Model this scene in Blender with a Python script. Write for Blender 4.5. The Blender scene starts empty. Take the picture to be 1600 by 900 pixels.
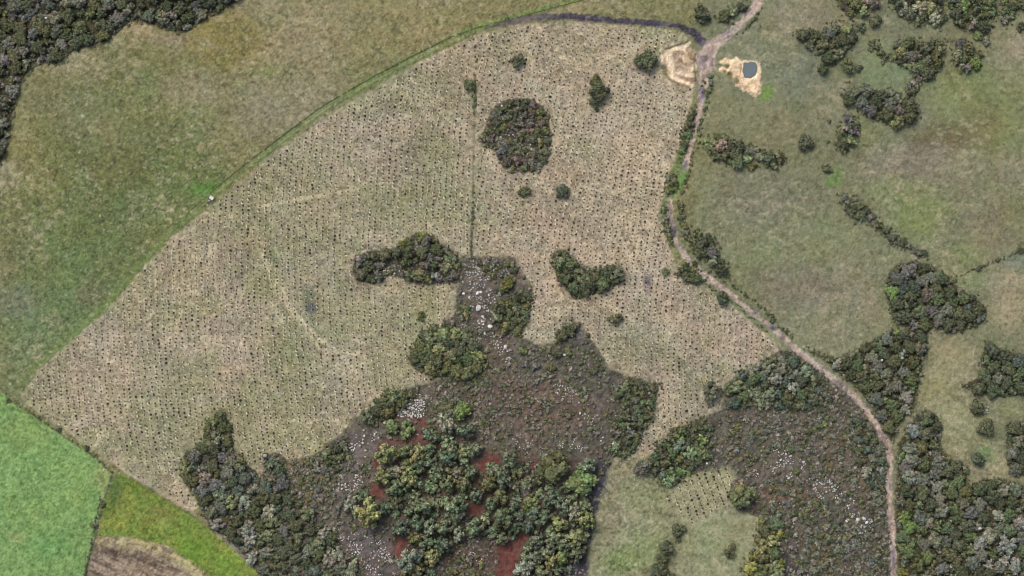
import bpy, math, random
import numpy as np

sc = bpy.context.scene
S = 0.25                      # metres per map unit (one map unit = one photo pixel on the ground)
def WX(px): return (np.asarray(px, float) - 800.0) * S
def WY(py): return (450.0 - np.asarray(py, float)) * S

# ------------------------------------------------------------------ camera, sky, sun, exposure
CAM_H = 1000.0
cam_data = bpy.data.cameras.new('camera'); cam = bpy.data.objects.new('camera', cam_data)
sc.collection.objects.link(cam); sc.camera = cam
cam_data.sensor_width = 36.0; cam_data.lens = 36.0 * CAM_H / 400.0
cam_data.clip_start = 1.0; cam_data.clip_end = 20000.0
cam.location = (0, 0, CAM_H); cam.rotation_euler = (0, 0, 0)

SUN_EL, SUN_AZ = 58.0, 325.0          # azimuth clockwise from +Y (top of the picture)
world = bpy.data.worlds.new('World'); sc.world = world; world.use_nodes = True
wn = world.node_tree.nodes; wl = world.node_tree.links
bg = wn['Background']; bg.inputs['Strength'].default_value = 0.115
sky = wn.new('ShaderNodeTexSky'); sky.sky_type = 'NISHITA'; sky.sun_disc = False
sky.sun_elevation = math.radians(SUN_EL); sky.sun_rotation = math.radians(SUN_AZ)
sky.air_density = 1.0; sky.dust_density = 6.0; sky.ozone_density = 1.0
wl.new(sky.outputs[0], bg.inputs['Color'])
sun_d = bpy.data.lights.new('sun', 'SUN'); sun_d.energy = 1.25; sun_d.angle = math.radians(20)
sun_d.color = (1.0, 0.975, 0.94)
sun = bpy.data.objects.new('sun', sun_d); sc.collection.objects.link(sun)
sun.rotation_euler = (math.radians(90 - SUN_EL), 0, math.radians(180 - SUN_AZ))
sun.location = (0, 0, 300)
sc.view_settings.view_transform = 'Standard'; sc.view_settings.look = 'None'
sc.view_settings.exposure = 0.48; sc.view_settings.gamma = 1.0
sc.render.engine = 'CYCLES'; sc.cycles.filter_width = 1.0

rng = np.random.default_rng(11); random.seed(11)
C = sc.collection
ALB = 1.46                            # sunlit value of a matte white surface at this exposure

# ------------------------------------------------------------------ helpers
def lin(c):
    c = np.asarray(c, float) / 255.0
    return np.where(c <= 0.04045, c / 12.92, ((c + 0.055) / 1.055) ** 2.4)
def alb(*c): return np.clip(lin(c) / ALB, 0.004, 0.85)

def _h(ix, iy, seed):
    h = (ix.astype(np.uint32) * np.uint32(374761393) + iy.astype(np.uint32) * np.uint32(668265263)
         + np.uint32((seed * 2246822519) & 0xffffffff))
    h = (h ^ (h >> np.uint32(13))) * np.uint32(1274126177)
    h = h ^ (h >> np.uint32(16))
    return (h & np.uint32(0xffff)).astype(np.float32) / 32767.5 - 1.0
def vnoise(x, y, seed):
    xi = np.floor(x); yi = np.floor(y)
    fx = (x - xi).astype(np.float32); fy = (y - yi).astype(np.float32)
    fx = fx * fx * (3 - 2 * fx); fy = fy * fy * (3 - 2 * fy)
    ix = xi.astype(np.int64) & 0xffffffff; iy = yi.astype(np.int64) & 0xffffffff
    a = _h(ix, iy, seed); b = _h(ix + 1, iy, seed); c = _h(ix, iy + 1, seed); d = _h(ix + 1, iy + 1, seed)
    return (a * (1 - fx) + b * fx) * (1 - fy) + (c * (1 - fx) + d * fx) * fy
def fbm(x, y, scale, octv=4, seed=0, gain=0.55):
    x = np.asarray(x, float) / scale + 1000.3; y = np.asarray(y, float) / scale + 1000.7
    s = np.zeros(x.shape, np.float32); a = 1.0; tot = 0
    for i in range(octv):
        s += a * vnoise(x, y, seed * 17 + i); tot += a
        ca, sa = 0.8, 0.6
        x, y = (x * ca - y * sa) * 2.03, (x * sa + y * ca) * 2.03
        a *= gain
    return s / tot
def sstep(e0, e1, v):
    t = np.clip((v - e0) / (e1 - e0), 0, 1); return t * t * (3 - 2 * t)

def sdist(px, py, poly):
    """signed distance to a polygon, negative inside"""
    P = np.asarray(poly, float); n = len(P)
    d = np.full(px.shape, 1e12); ins = np.zeros(px.shape, bool)
    for i in range(n):
        ax, ay = P[i]; bx, by = P[(i + 1) % n]
        ex, ey = bx - ax, by - ay; wx, wy = px - ax, py - ay
        t = np.clip((wx * ex + wy * ey) / (ex * ex + ey * ey + 1e-9), 0, 1)
        dx, dy = wx - ex * t, wy - ey * t
        d = np.minimum(d, dx * dx + dy * dy)
        c = ((ay <= py) & (by > py)) | ((by <= py) & (ay > py))
        with np.errstate(divide='ignore', invalid='ignore'):
            xi = ax + (py - ay) / (by - ay) * ex if by != ay else np.full(px.shape, -1e12)
        ins ^= c & (px < xi)
    d = np.sqrt(d)
    return np.where(ins, -d, d)
def ldist(px, py, pts, widths):
    """distance to a polyline minus its local half width; also the parameter and signed offset"""
    P = np.asarray(pts, float); best = np.full(px.shape, 1e9); off = np.zeros(px.shape); par = np.zeros(px.shape)
    for i in range(len(P) - 1):
        ax, ay = P[i]; bx, by = P[i + 1]; ex, ey = bx - ax, by - ay; L = math.hypot(ex, ey)
        t = np.clip(((px - ax) * ex + (py - ay) * ey) / (L * L), 0, 1)
        dx, dy = px - ax - ex * t, py - ay - ey * t
        w = widths[i] + (widths[i + 1] - widths[i]) * t
        dd = np.hypot(dx, dy) - w
        m = dd < best
        best = np.where(m, dd, best); par = np.where(m, i + t, par)
        off = np.where(m, (dx * ey - dy * ex) / L, off)
    return best, par, off
def inside(px, py, poly):
    return sdist(np.atleast_1d(np.asarray(px, float)), np.atleast_1d(np.asarray(py, float)), poly) < 0

def height(px, py):
    px = np.asarray(px, float); py = np.asarray(py, float)
    h = 1.6 * np.sin(px * 0.0046 + 0.7) * np.cos(py * 0.0061 - 0.4) + 0.9 * np.sin(px * 0.011 + py * 0.008)
    fade = np.clip(1 - (np.maximum(np.abs(px - 800) - 820, 0) + np.maximum(np.abs(py - 450) - 470, 0)) / 4000, 0, 1)
    return h * fade

def mesh_from(name, verts, tris, cols=None, smooth=False, quads=False):
    verts = np.ascontiguousarray(verts, np.float32); tris = np.ascontiguousarray(tris, np.int32)
    k = 4 if quads else 3
    me = bpy.data.meshes.new(name)
    me.vertices.add(len(verts)); me.vertices.foreach_set('co', verts.ravel())
    me.loops.add(tris.size); me.loops.foreach_set('vertex_index', tris.ravel())
    me.polygons.add(len(tris))
    me.polygons.foreach_set('loop_start', np.arange(0, tris.size, k, dtype=np.int32))
    me.polygons.foreach_set('loop_total', np.full(len(tris), k, np.int32))
    if smooth: me.polygons.foreach_set('use_smooth', np.ones(len(tris), bool))
    if cols is not None:
        at = me.color_attributes.new('Col', 'FLOAT_COLOR', 'POINT')
        c4 = np.ones((len(verts), 4), np.float32); c4[:, :3] = cols
        at.data.foreach_set('color', c4.ravel())
    me.update(); me.validate()
    return me
def obj(name, me, mat=None, parent=None):
    o = bpy.data.objects.new(name, me); C.objects.link(o)
    if mat is not None and not me.materials: me.materials.append(mat)
    if parent: o.parent = parent
    return o
def empty(name, loc):
    o = bpy.data.objects.new(name, None); C.objects.link(o); o.location = loc; o.empty_display_size = 0.5
    return o
def tag(o, label=None, cat=None, group=None, kind=None):
    if label: o['label'] = label
    if cat: o['category'] = cat
    if group: o['group'] = group
    if kind: o['kind'] = kind
    return o

# ------------------------------------------------------------------ materials
def vcol_material(name, rough=0.95, n_scale=2.0, n_amt=0.35, bump=0.3, objcol=False, spec=0.15, transl=0.0):
    m = bpy.data.materials.new(name); m.use_nodes = True
    nt = m.node_tree; N = nt.nodes; L = nt.links
    p = N['Principled BSDF']; p.inputs['Roughness'].default_value = rough
    p.inputs['Specular IOR Level'].default_value = spec
    a = N.new('ShaderNodeAttribute'); a.attribute_name = 'Col'
    tc = N.new('ShaderNodeTexCoord')
    nz = N.new('ShaderNodeTexNoise'); nz.inputs['Scale'].default_value = n_scale
    nz.inputs['Detail'].default_value = 4; nz.inputs['Roughness'].default_value = 0.65
    L.new(tc.outputs['Object'], nz.inputs['Vector'])
    mr = N.new('ShaderNodeMapRange'); mr.inputs[1].default_value = 0.25; mr.inputs[2].default_value = 0.75
    mr.inputs[3].default_value = 1 - n_amt; mr.inputs[4].default_value = 1 + n_amt
    L.new(nz.outputs['Fac'], mr.inputs[0])
    mx = N.new('ShaderNodeVectorMath'); mx.operation = 'SCALE'
    L.new(a.outputs['Color'], mx.inputs[0]); L.new(mr.outputs[0], mx.inputs['Scale'])
    out = mx.outputs[0]
    if objcol:
        oi = N.new('ShaderNodeObjectInfo')
        m2 = N.new('ShaderNodeVectorMath'); m2.operation = 'MULTIPLY'
        L.new(out, m2.inputs[0]); L.new(oi.outputs['Color'], m2.inputs[1]); out = m2.outputs[0]
    L.new(out, p.inputs['Base Color'])
    if bump:
        b = N.new('ShaderNodeBump'); b.inputs['Strength'].default_value = bump; b.inputs['Distance'].default_value = 0.1
        L.new(nz.outputs['Fac'], b.inputs['Height']); L.new(b.outputs[0], p.inputs['Normal'])
    return m
M_ground = vcol_material('soil_and_grass', n_scale=3.1, n_amt=0.38, bump=0.35)
M_leaf = vcol_material('foliage', rough=0.7, n_scale=1.7, n_amt=0.22, bump=0.0, objcol=True, spec=0.2)
M_bark = vcol_material('bark', n_scale=5.0, n_amt=0.4, bump=0.4)
M_stuff = vcol_material('low_growth', rough=0.8, n_scale=1.3, n_amt=0.2, bump=0.0)
M_rock = vcol_material('pale_stone', rough=0.9, n_scale=2.3, n_amt=0.3, bump=0.4, objcol=True)
def plain(name, col, rough=0.8, n_scale=4.0, n_amt=0.12, metal=0.0):
    m = bpy.data.materials.new(name); m.use_nodes = True
    N = m.node_tree.nodes; L = m.node_tree.links; p = N['Principled BSDF']
    p.inputs['Roughness'].default_value = rough; p.inputs['Metallic'].default_value = metal
    nz = N.new('ShaderNodeTexNoise'); nz.inputs['Scale'].default_value = n_scale; nz.inputs['Detail'].default_value = 3
    tc = N.new('ShaderNodeTexCoord'); L.new(tc.outputs['Object'], nz.inputs['Vector'])
    r = N.new('ShaderNodeValToRGB'); c = np.asarray(col, float)
    r.color_ramp.elements[0].position = 0.3; r.color_ramp.elements[1].position = 0.7
    r.color_ramp.elements[0].color = (*np.clip(c * (1 - n_amt), 0, 1), 1); r.color_ramp.elements[1].color = (*np.clip(c * (1 + n_amt), 0, 1), 1)
    L.new(nz.outputs['Fac'], r.inputs[0]); L.new(r.outputs[0], p.inputs['Base Color'])
    return m

# ------------------------------------------------------------------ the map: outlines in map units
FIELD = [(30,622),(60,577),(110,532),(165,487),(215,427),(270,370),(310,336),(338,314),(385,276),(430,238),(490,196),(545,161),(600,128),
 (650,100),(700,74),(745,54),(800,40),(870,34),(950,37),(1020,43),(1062,48),(1075,60),(1045,75),(1034,90),(1040,122),(1060,132),(1085,137),(1078,170),(1068,215),
 (1053,250),(1043,290),(1033,330),(1038,370),(1055,410),(1080,437),(1115,455),(1150,482),(1185,512),(1213,532),(1225,545),(1200,556),
 (1160,577),(1130,602),(1130,640),(1095,652),(1050,672),(1022,708),(1000,716),(988,702),(1010,662),(1030,602),(990,590),(950,577),(930,542),
 (900,507),(880,512),(870,532),(845,541),(815,526),(825,490),(832,450),(815,425),(800,402),(720,400),(715,450),(710,490),(690,510),
 (640,560),(650,580),(700,590),(640,607),(590,642),(560,652),(530,682),(490,714),(450,720),(430,707),(412,714),(412,752),(380,722),
 (360,690),(330,690),(290,702),(280,742),(312,792),(300,802),(250,772),(200,742),(160,712),(100,672),(60,647)]
PLOT = [(1036,778),(1058,752),(1098,736),(1143,728),(1150,760),(1132,795),(1100,812),(1075,826),(1055,800)]
SCRUB_MID = [(722,400),(802,402),(818,425),(833,452),(825,490),(815,527),(845,542),(870,532),(880,505),(905,505),(930,540),(952,577),(990,590),
 (1032,600),(1010,662),(993,704),(960,716),(940,716),(930,765),(915,850),(905,960),(440,960),(415,905),(365,850),(330,825),(315,800),(300,760),(285,740),(292,705),(330,690),(360,690),(380,722),
 (412,750),(412,714),(430,707),(450,718),(490,712),(530,680),(560,650),(590,640),(640,605),(700,590),(650,580),(640,560),(690,510),(710,490),(715,450)]
SCRUB_RIGHT = [(1128,640),(1135,600),(1180,573),(1222,548),(1240,545),(1282,575),(1332,615),(1367,660),(1388,700),(1388,780),(1397,960),(1160,960),(1165,880),(1190,840),
 (1188,805),(1160,800),(1135,780),(1150,740),(1140,728),(1090,735),(1050,752),(1020,740),(1020,712),(1050,672),(1100,652)]
WOOD_NW = [(-60,-60),(420,-60),(385,-8),(370,2),(350,15),(320,30),(295,47),(280,52),(262,48),(240,39),(215,33),(200,38),(185,50),(165,65),(140,75),(122,78),(107,88),
 (88,101),(70,99),(60,97),(47,113),(36,130),(24,158),(19,190),(16,215),(9,243),(0,256),(-60,290)]
W_E = [(1258,545),(1290,556),(1312,560),(1340,545),(1375,525),(1400,515),(1450,518),(1449,540),(1441,570),(1435,610),(1425,640),(1405,660),(1396,690),(1385,680),(1372,655),(1352,622),(1322,590),(1287,563)]
W_SE = [(1402,720),(1408,690),(1420,662),(1440,643),(1460,645),(1472,665),(1470,700),(1487,715),(1514,732),(1511,762),(1535,750),(1560,748),(1590,757),(1660,790),(1660,960),(1405,960),(1402,860),(1400,780)]
W_T = [(1505,603),(1530,590),(1534,560),(1545,537),(1570,546),(1660,575),(1660,614),(1570,618),(1530,616)]
W_V = [(1574,662),(1660,650),(1660,750),(1582,741),(1575,720)]
W_Q = [(1387,430),(1400,416),(1425,409),(1453,413),(1475,430),(1500,450),(1525,465),(1540,485),(1538,503),(1515,514),(1485,520),(1460,514),(1430,514),(1402,508),(1391,485),(1386,460)]
OCTA = [(748,215),(760,195),(768,170),(790,155),(825,153),(850,165),(858,185),(862,215),(855,250),(840,268),(800,268),(780,255),(775,235),(755,228)]
LSHAPE = [(550,425),(555,400),(580,392),(610,390),(640,370),(660,362),(680,370),(690,382),(715,392),(720,420),(712,440),(685,442),(655,446),(630,436),(610,430),(585,445),(560,438)]
HEART = [(860,402),(868,391),(888,393),(898,405),(910,418),(930,422),(950,416),(968,417),(978,430),(968,441),(950,450),(925,460),(900,467),(885,455),(870,435)]
CROP = [(-60,590),(0,612),(20,632),(60,656),(110,690),(150,716),(174,742),(160,782),(150,830),(136,880),(129,960),(-60,960)]
YCROP = [(180,738),(200,745),(250,775),(300,805),(332,832),(370,862),(400,890),(412,960),(345,960),(322,895),(262,852),(200,838),(155,836),(162,790)]
PLOUGH = [(150,838),(200,840),(260,853),(318,893),(345,960),(128,960),(143,872)]
POND = [(1163,99),(1172,98),(1181,97.5),(1183.5,102),(1184,110),(1181,118),(1172,122.5),(1163,121),(1161.5,112)]
SAND_E = [(1128,97),(1134,93),(1143,95),(1150,91),(1158,97),(1170,95),(1184,98),(1187,108),(1187,125),(1187,143),(1180,150),(1170,144),(1160,142),(1150,134),(1147,128),(1152,121),(1142,118),(1132,112),(1126,109),(1128,106),(1140,106),(1140,100)]
SAND_W = [(1033,88),(1040,79),(1052,75),(1074,67),(1077,70),(1064,77),(1078,74),(1090,82),(1088,100),(1086,112),(1088,126),(1079,134),(1070,133),(1052,124),(1044,120),(1043,105),(1036,112),(1032,100)]
ROAD = [(1200,-30),(1181,10),(1160,35),(1132,58),(1112,72),(1103,90),(1103,108),(1099,135),(1094,160),(1088,190),(1080,225),(1073,255),(1069,268)]
ROAD_W = [8,7,6,7,11,14,12,6,5,5,4,4,3]
ROAD2 = [(1049,308),(1047,330),(1050,355),(1057,380),(1072,402),(1095,425),(1125,448),(1160,475),(1190,500),(1210,514),(1235,538),(1265,562),(1300,590),(1330,615),(1352,640),(1370,665),(1386,692),(1391,715),(1388,760),(1389,790),(1393,820),(1396,860),(1396,960)]
ROAD2_W = [2.5,3.8,4.4,4,4.2,4.8,4.5,4.5,3.6,3.6,4,4.6,4.6,4.6,4.5,4.5,4,4.4,4.5,4.8,4.6,4.4,4.4]
MUD = [(1098,66),(1083,50),(1060,40),(1010,35),(960,31),(920,27),(880,24.5),(835,27),(795,34),(758,44)]
MUD_W = [7,6,4.5,4,4.5,5,5,4.5,4,1.5]
GRASS_TRACK = [(770,42),(740,50),(700,66),(640,96),(580,128),(510,168),(440,220),(385,262),(335,303),(280,352),(215,418),(160,480),(90,540),(25,600)]
GRASS_W = [6,7,7.5,7.5,7,6,6,6,6,7,7,7,6,5]
RED = [[(598,690),(612,684),(640,686),(652,680),(658,664),(640,655),(622,655),(622,649),(668,653),(668,665),(662,676),(668,690),(650,693),(630,697),(610,694)],
       [(582,702),(594,696),(600,725),(594,738),(584,730)],[(580,748),(598,752),(602,774),(588,782),(578,770)],[(740,716),(780,706),(790,714),(770,738),(750,742)],[(728,790),(750,782),(760,798),(738,812)],
       [(826,826),(820,846),(810,866),(808,960),(765,960),(776,880),(780,856),(800,836)],[(618,838),(640,842),(634,866),(620,880),(612,862)],[(830,712),(842,714),(840,734),(828,740)],[(612,798),(626,800),(620,812)],[(832,788),(846,786),(842,806),(828,804)]]
DARKSOIL = [[(1212,870),(1224,862),(1240,885),(1262,892),(1270,960),(1226,960),(1222,890)],[(934,716),(958,716),(948,745),(934,790),(928,830),(920,850),(918,790),(928,745)],[(895,850),(918,845),(918,960),(890,960)]]

# ------------------------------------------------------------------ ground grid
STEP = 1.8
def axis(a, b):
    core = np.arange(a, b + STEP, STEP)
    g = []; d = STEP; p = 0
    while p < 24000: d *= 1.5; p += d; g.append(p)
    g = np.array(g)
    return np.concatenate([core[0] - g[::-1], core, core[-1] + g])
gx, gy = axis(-80, 1680), axis(-80, 980)
PX, PY = np.meshgrid(gx, gy); NX, NY = len(gx), len(gy)
shape = PX.shape
def n(scale, octv=4, seed=0): return fbm(PX, PY, scale, octv, seed)
EDGE = 2.2 * n(9, 3, 91) + 1.6 * n(3.5, 2, 92)
col = np.zeros(shape + (3,), np.float32); col[:] = alb(122, 120, 92)
rough = np.full(shape, 0.10, np.float32)              # real relief of the surface, metres
def full_sd(poly, margin=60):
    P = np.array(poly); x0, y0 = P.min(0) - margin; x1, y1 = P.max(0) + margin
    i0, i1 = np.searchsorted(gx, [x0, x1]); j0, j1 = np.searchsorted(gy, [y0, y1])
    d = np.full(shape, 1e6); d[j0:j1, i0:i1] = sdist(PX[j0:j1, i0:i1], PY[j0:j1, i0:i1], poly)
    return d
def mix(mask, c):
    m = mask[..., None]; col[:] = col * (1 - m) + np.asarray(c, np.float32) * m
def blob(cx, cy, rx, ry, c, s=1.0, seed=0, rot=0.0):
    dx, dy = PX - cx, PY - cy; a = math.radians(rot)
    u = (dx * math.cos(a) + dy * math.sin(a)) / rx; v = (-dx * math.sin(a) + dy * math.cos(a)) / ry
    q = np.sqrt(u * u + v * v) + 0.35 * BLN
    mix(sstep(1.25, 0.25, q) * s, alb(*c))
BLN = n(45, 4, 5)

# pasture to the left and top
left = sstep(1120, 1060, PX + 30 * BLN) 
mix(left, alb(124, 120, 84))
for b in [(430,60,170,110,(146,134,104),.8),(640,40,150,60,(140,130,94),.7),(360,70,80,60,(134,124,78),.9),(470,170,120,60,(136,128,104),.8),(900,10,160,16,(136,128,92),.8),
          (230,150,130,90,(116,120,76),.7),(150,330,190,150,(102,114,70),.9),(290,270,90,50,(96,112,66),.8),(60,540,120,120,(104,122,84),.85),(120,440,110,90,(98,118,72),.6),(420,110,40,20,(116,126,76),.5),(260,250,90,70,(98,106,64),.7),(200,330,100,60,(98,108,68),.6),(80,330,60,60,(112,120,76),.6),(310,190,30,60,(108,120,78),.5),(200,420,80,60,(98,110,70),.7),
          (110,95,60,26,(156,146,112),.8),(215,42,34,18,(160,146,112),.8),(270,62,50,12,(150,134,112),.7),(25,215,40,70,(138,132,92),.7),(12,275,26,26,(158,152,124),.7),
          (330,55,60,60,(128,118,70),.6),(700,30,50,18,(128,126,78),.5),(300,140,60,40,(146,134,108),.6),(60,250,60,70,(122,120,72),.5),(180,260,60,40,(110,106,66),.5),
          (320,297,30,14,(84,124,58),.9),(230,130,22,60,(112,122,78),.5),(130,182,3.5,3.5,(178,178,146),1),(268,218,6,4,(150,150,110),.7),(140,460,30,24,(112,108,86),.6),(30,470,40,30,(120,120,100),.6)]:
    blob(*b[:4], b[4], b[5])
# pastures to the right
for b in [(1200,120,60,60,(116,118,94),.8),(1160,60,60,50,(120,120,96),.6),(1250,30,60,50,(132,124,104),.8),(1260,110,40,60,(112,118,100),.8),(1380,110,70,50,(124,130,96),.85),
          (1540,180,90,90,(122,124,80),.85),(1500,140,70,50,(124,128,84),.7),(1480,215,70,32,(104,92,66),.85),(1530,190,40,40,(110,100,70),.6),(1590,75,26,30,(146,132,112),.7),
          (1420,255,90,40,(122,112,96),.8),(1540,270,80,40,(128,120,98),.7),(1350,205,50,40,(124,126,84),.7),(1200,320,110,60,(118,114,94),.8),(1180,420,60,60,(122,124,86),.7),
          (1280,370,90,50,(124,126,92),.7),(1260,450,110,50,(124,112,98),.7),(1320,510,80,40,(130,124,100),.7),(1440,340,60,50,(120,126,78),.85),(1400,300,60,30,(122,126,84),.7),
          (1545,360,60,50,(126,116,92),.8),(1590,330,30,40,(118,116,80),.7),(1500,400,40,26,(122,126,84),.7),(1575,470,40,60,(160,146,118),.85),(1520,440,30,14,(124,130,92),.7),
          (1590,410,30,16,(120,126,108),.7),(1485,570,50,45,(148,138,106),.9),(1460,610,40,40,(142,136,100),.8),(1500,670,50,50,(146,142,104),.8),(1550,730,40,30,(152,142,112),.8),
          (1580,635,30,16,(134,136,96),.7),(1540,710,20,20,(118,142,92),.7),(1290,170,50,60,(128,124,98),.7),(1310,275,10,20,(104,136,70),.6),(1298,285,6,10,(96,140,64),.6),
          (1200,145,10,14,(104,134,66),.8),(1190,150,10,8,(112,134,74),.7),(1330,420,50,40,(128,122,96),.6),(1360,480,25,40,(142,130,108),.7)]:
    blob(*b[:4], b[4], b[5])
# meadow below the middle
mead = full_sd([(928,960),(905,960),(930,765),(950,716),(990,706),(1010,720),(1040,760),(1060,750),(1150,730),(1160,800),(1190,812),(1180,850),(1160,960)])
mm = sstep(3, -3, mead + EDGE); mix(mm, alb(140, 138, 108))
for b in [(1000,860,60,40,(130,140,98),.8),(950,800,26,80,(134,126,98),.8),(970,880,40,30,(118,136,82),.8),(1110,850,60,50,(132,138,98),.7),(1010,770,40,40,(126,130,92),.7),(965,730,22,22,(150,140,112),.8),(1150,830,30,30,(138,132,100),.7)]:
    blob(*b[:4], b[4], b[5])
# dry grass streaks and tussock mottling on all grassland
st = fbm(PX * 0.6 + PY * 0.5, PY * 1.1 - PX * 0.5, 9, 4, 21); st2 = n(4.0, 3, 22); st3 = n(70, 4, 23)
straw = sstep(0.05, 0.55, st + 0.35 * st3) 
mix(0.5 * straw * sstep(-.5, .6, st3 + st2), alb(172, 158, 130))
dk = sstep(0.12, 0.55, n(5, 3, 24) + 0.25 * n(30, 3, 25)); mix(0.42 * dk, alb(78, 82, 52))
gr = sstep(0.1, 0.5, n(26, 4, 26)); mix(0.16 * gr, alb(96, 118, 70))

zone = np.zeros(shape, np.int8)                       # 0 pasture
names = {0:'pasture',1:'planted_field',2:'scrub_ground',3:'woodland_floor',4:'green_crop_field',5:'yellow_crop_field',6:'ploughed_field',7:'dirt_track',8:'grass_track',9:'sand_pit',10:'red_soil'}
def put(poly_sd, z, edge=1.0, feather=1.5):
    m = sstep(feather, -feather, poly_sd + edge * EDGE); zone[m > 0.5] = z; return m

# grassy track round the field, with thin wheel lines
gd, gp, go = ldist(PX, PY, GRASS_TRACK, GRASS_W)
m = put(gd, 8, 1.0, 3) ; mix(m * 0.8, alb(112, 122, 76))
fadeg = sstep(9.5, 7.0, gp)
mix(sstep(1.6, 0.4, np.abs(go + 5.0 + 0.5 * n(12, 2, 31))) * 0.9 * fadeg, alb(56, 60, 40))
mix(sstep(1.5, 0.4, np.abs(go - 0.6 + 0.8 * n(14, 2, 32))) * 0.5 * fadeg, alb(150, 140, 112))
mix(sstep(1.3, 0.4, np.abs(go - 4.6 + 0.8 * n(14, 2, 33))) * 0.45 * fadeg, alb(92, 90, 66))
mix(sstep(4, 1, np.abs(go + 8.5)) * sstep(2.2, 0.8, gp) * 0.8, alb(106, 130, 70))
# planted field
def row_coord(px, py):
    px = np.asarray(px, float); py = np.asarray(py, float)
    u_l = px - 0.00030 * (py - 400) ** 2 * np.clip(1.25 - px / 1400, .2, 1)
    yy = np.clip(py, None, 560)
    u_r = px + 0.22 * yy - 0.00030 * np.clip(yy - 300, 0, None) ** 2 * 1.15
    u_r = u_r - 0.06 * np.clip(py - 600, 0, None)
    return np.where(px < 737, u_l, u_r)
u = row_coord(PX, PY); pitch = np.where(PX < 737, 9.0, 8.6); ph = u / pitch
fd = full_sd(FIELD); m = put(fd, 1, 0.9, 2)
fc = np.zeros_like(col); fc[:] = alb(168, 155, 132)
def fmix(k, c): k = k[..., None]; fc[:] = fc * (1 - k) + np.asarray(c, np.float32) * k
big = n(105, 4, 41) * 1.15; mid = n(26, 4, 42); fine = n(4.2, 3, 43)
stretch = fbm(ph * 6.0, PY * 0.25, 5, 3, 44)
fmix(sstep(-0.10, 0.30, big + 0.45 * mid) * 0.8, alb(136, 136, 100))
fmix(sstep(.9, .1, np.hypot((PX - 520) / 300, (PY - 420) / 260)) * sstep(-.35, .25, big + .5 * mid) * .75, alb(142, 142, 104)); fmix(sstep(0.08, 0.4, n(75, 4, 45)) * 0.5, alb(178, 158, 138)); fmix(sstep(0.12, 0.4, n(48, 4, 49)) * 0.5, alb(142, 126, 106)); fmix(sstep(0.15, 0.45, n(34, 3, 50)) * 0.4, alb(140, 144, 122))
for b in [(400,330,40,80,(130,126,82),.6),(440,560,60,70,(130,130,88),.65),(1000,50,90,12,(138,136,98),.7),(920,70,60,30,(140,134,98),.5),(480,690,60,30,(134,134,92),.7),(390,620,24,50,(126,132,88),.5),(660,470,50,30,(150,142,102),.7),
          (600,300,120,40,(132,128,92),.6),(680,240,60,40,(130,126,90),.55),(300,720,50,40,(136,142,118),.6),(850,330,60,40,(136,122,104),.6),(990,200,60,40,(134,128,96),.5),(880,330,40,120,(150,136,112),.4),(740,260,10,140,(128,126,100),.5),
          (485,462,14,18,(108,122,98),.8),(487,480,13,12,(92,92,98),1),(1012,438,8,16,(92,84,92),1),(1040,640,30,50,(180,164,138),.5),(960,545,40,40,(134,132,98),.6),(230,490,20,40,(128,128,104),.5),(930,120,60,40,(166,152,126),.4),(1000,230,60,60,(168,150,124),.45),(1000,380,60,60,(184,168,142),.6),(880,150,50,70,(178,160,136),.5),(1090,500,60,50,(180,164,138),.5),(520,580,60,50,(172,160,132),.45),(300,430,60,40,(168,152,130),.4),(850,70,60,20,(170,158,130),.4),(560,250,70,40,(166,150,126),.4),(470,400,40,60,(134,134,98),.5),(300,600,60,50,(138,136,100),.5),(640,320,80,30,(132,134,94),.5),(180,640,60,40,(166,148,128),.5),(430,330,50,20,(150,148,130),.5),(150,560,40,30,(140,138,118),.4),(730,110,40,40,(160,140,116),.5),(150,600,80,40,(160,142,118),.5)]:
    dx, dy = (PX - b[0]) / b[2], (PY - b[1]) / b[3]
    fmix(sstep(1.25, 0.25, np.sqrt(dx * dx + dy * dy) + 0.4 * BLN) * b[5], alb(*b[4]))
fmix(sstep(0.05, 0.5, fine + 0.5 * mid + 0.2 * np.cos(2 * np.pi * ph)) * 0.6, alb(200, 186, 158))
fmix(sstep(0.1, 0.5, n(3.2, 2, 46) - 0.3 * mid) * 0.55, alb(112, 103, 82))
fmix(sstep(0.0, 0.5, stretch) * 0.22, alb(120, 112, 86))
fmix(sstep(0.25, 0.9, np.cos(2 * np.pi * ph) + 0.5 * mid) * 0.16, alb(182, 168, 138))
lf = sstep(800, 640, PX + 60 * BLN)
fmix(lf * sstep(-.25, .3, n(80, 4, 67) + .4 * n(20, 3, 68)) * .55, alb(134, 136, 98))
fmix((1 - .6 * lf) * sstep(0.0, .35, n(62, 4, 69)) * .45, alb(182, 160, 140))
fmix(sstep(.1, .4, n(38, 4, 70)) * .4, alb(136, 126, 108))
# old wheel lines crossing the field
for pts, w, s in [([(408,380),(418,420),(440,450),(455,480),(480,510),(505,535),(530,550),(560,552)],1.6,.55),([(404,388),(425,440),(448,478),(470,506),(500,545),(520,552)],1.3,.4),
                  ([(640,120),(668,150),(700,185),(715,200)],1.4,.4),([(880,112),(930,95),(980,78),(1010,62),(1050,54)],2.0,.4),([(930,165),(965,130),(970,110),(1000,70)],1.4,.3),
                  ([(400,325),(440,316),(520,303),(560,296)],1.6,.4),([(335,440),(336,380),(332,340)],1.6,.3),([(700,300),(740,310)],1.,.3),([(870,590),(1020,470),(1060,400)],1.,.15)]:
    d_, _, _ = ldist(PX, PY, pts, [w] * len(pts)); fmix(sstep(1.8, -0.8, d_ - .4 + 0.7 * n(7, 2, 47)) * s * (.55 + .9 * np.clip(.5 + n(18, 2, 66), 0, 1)), alb(200, 186, 154))
mix(m, fc); fld = m
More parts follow.
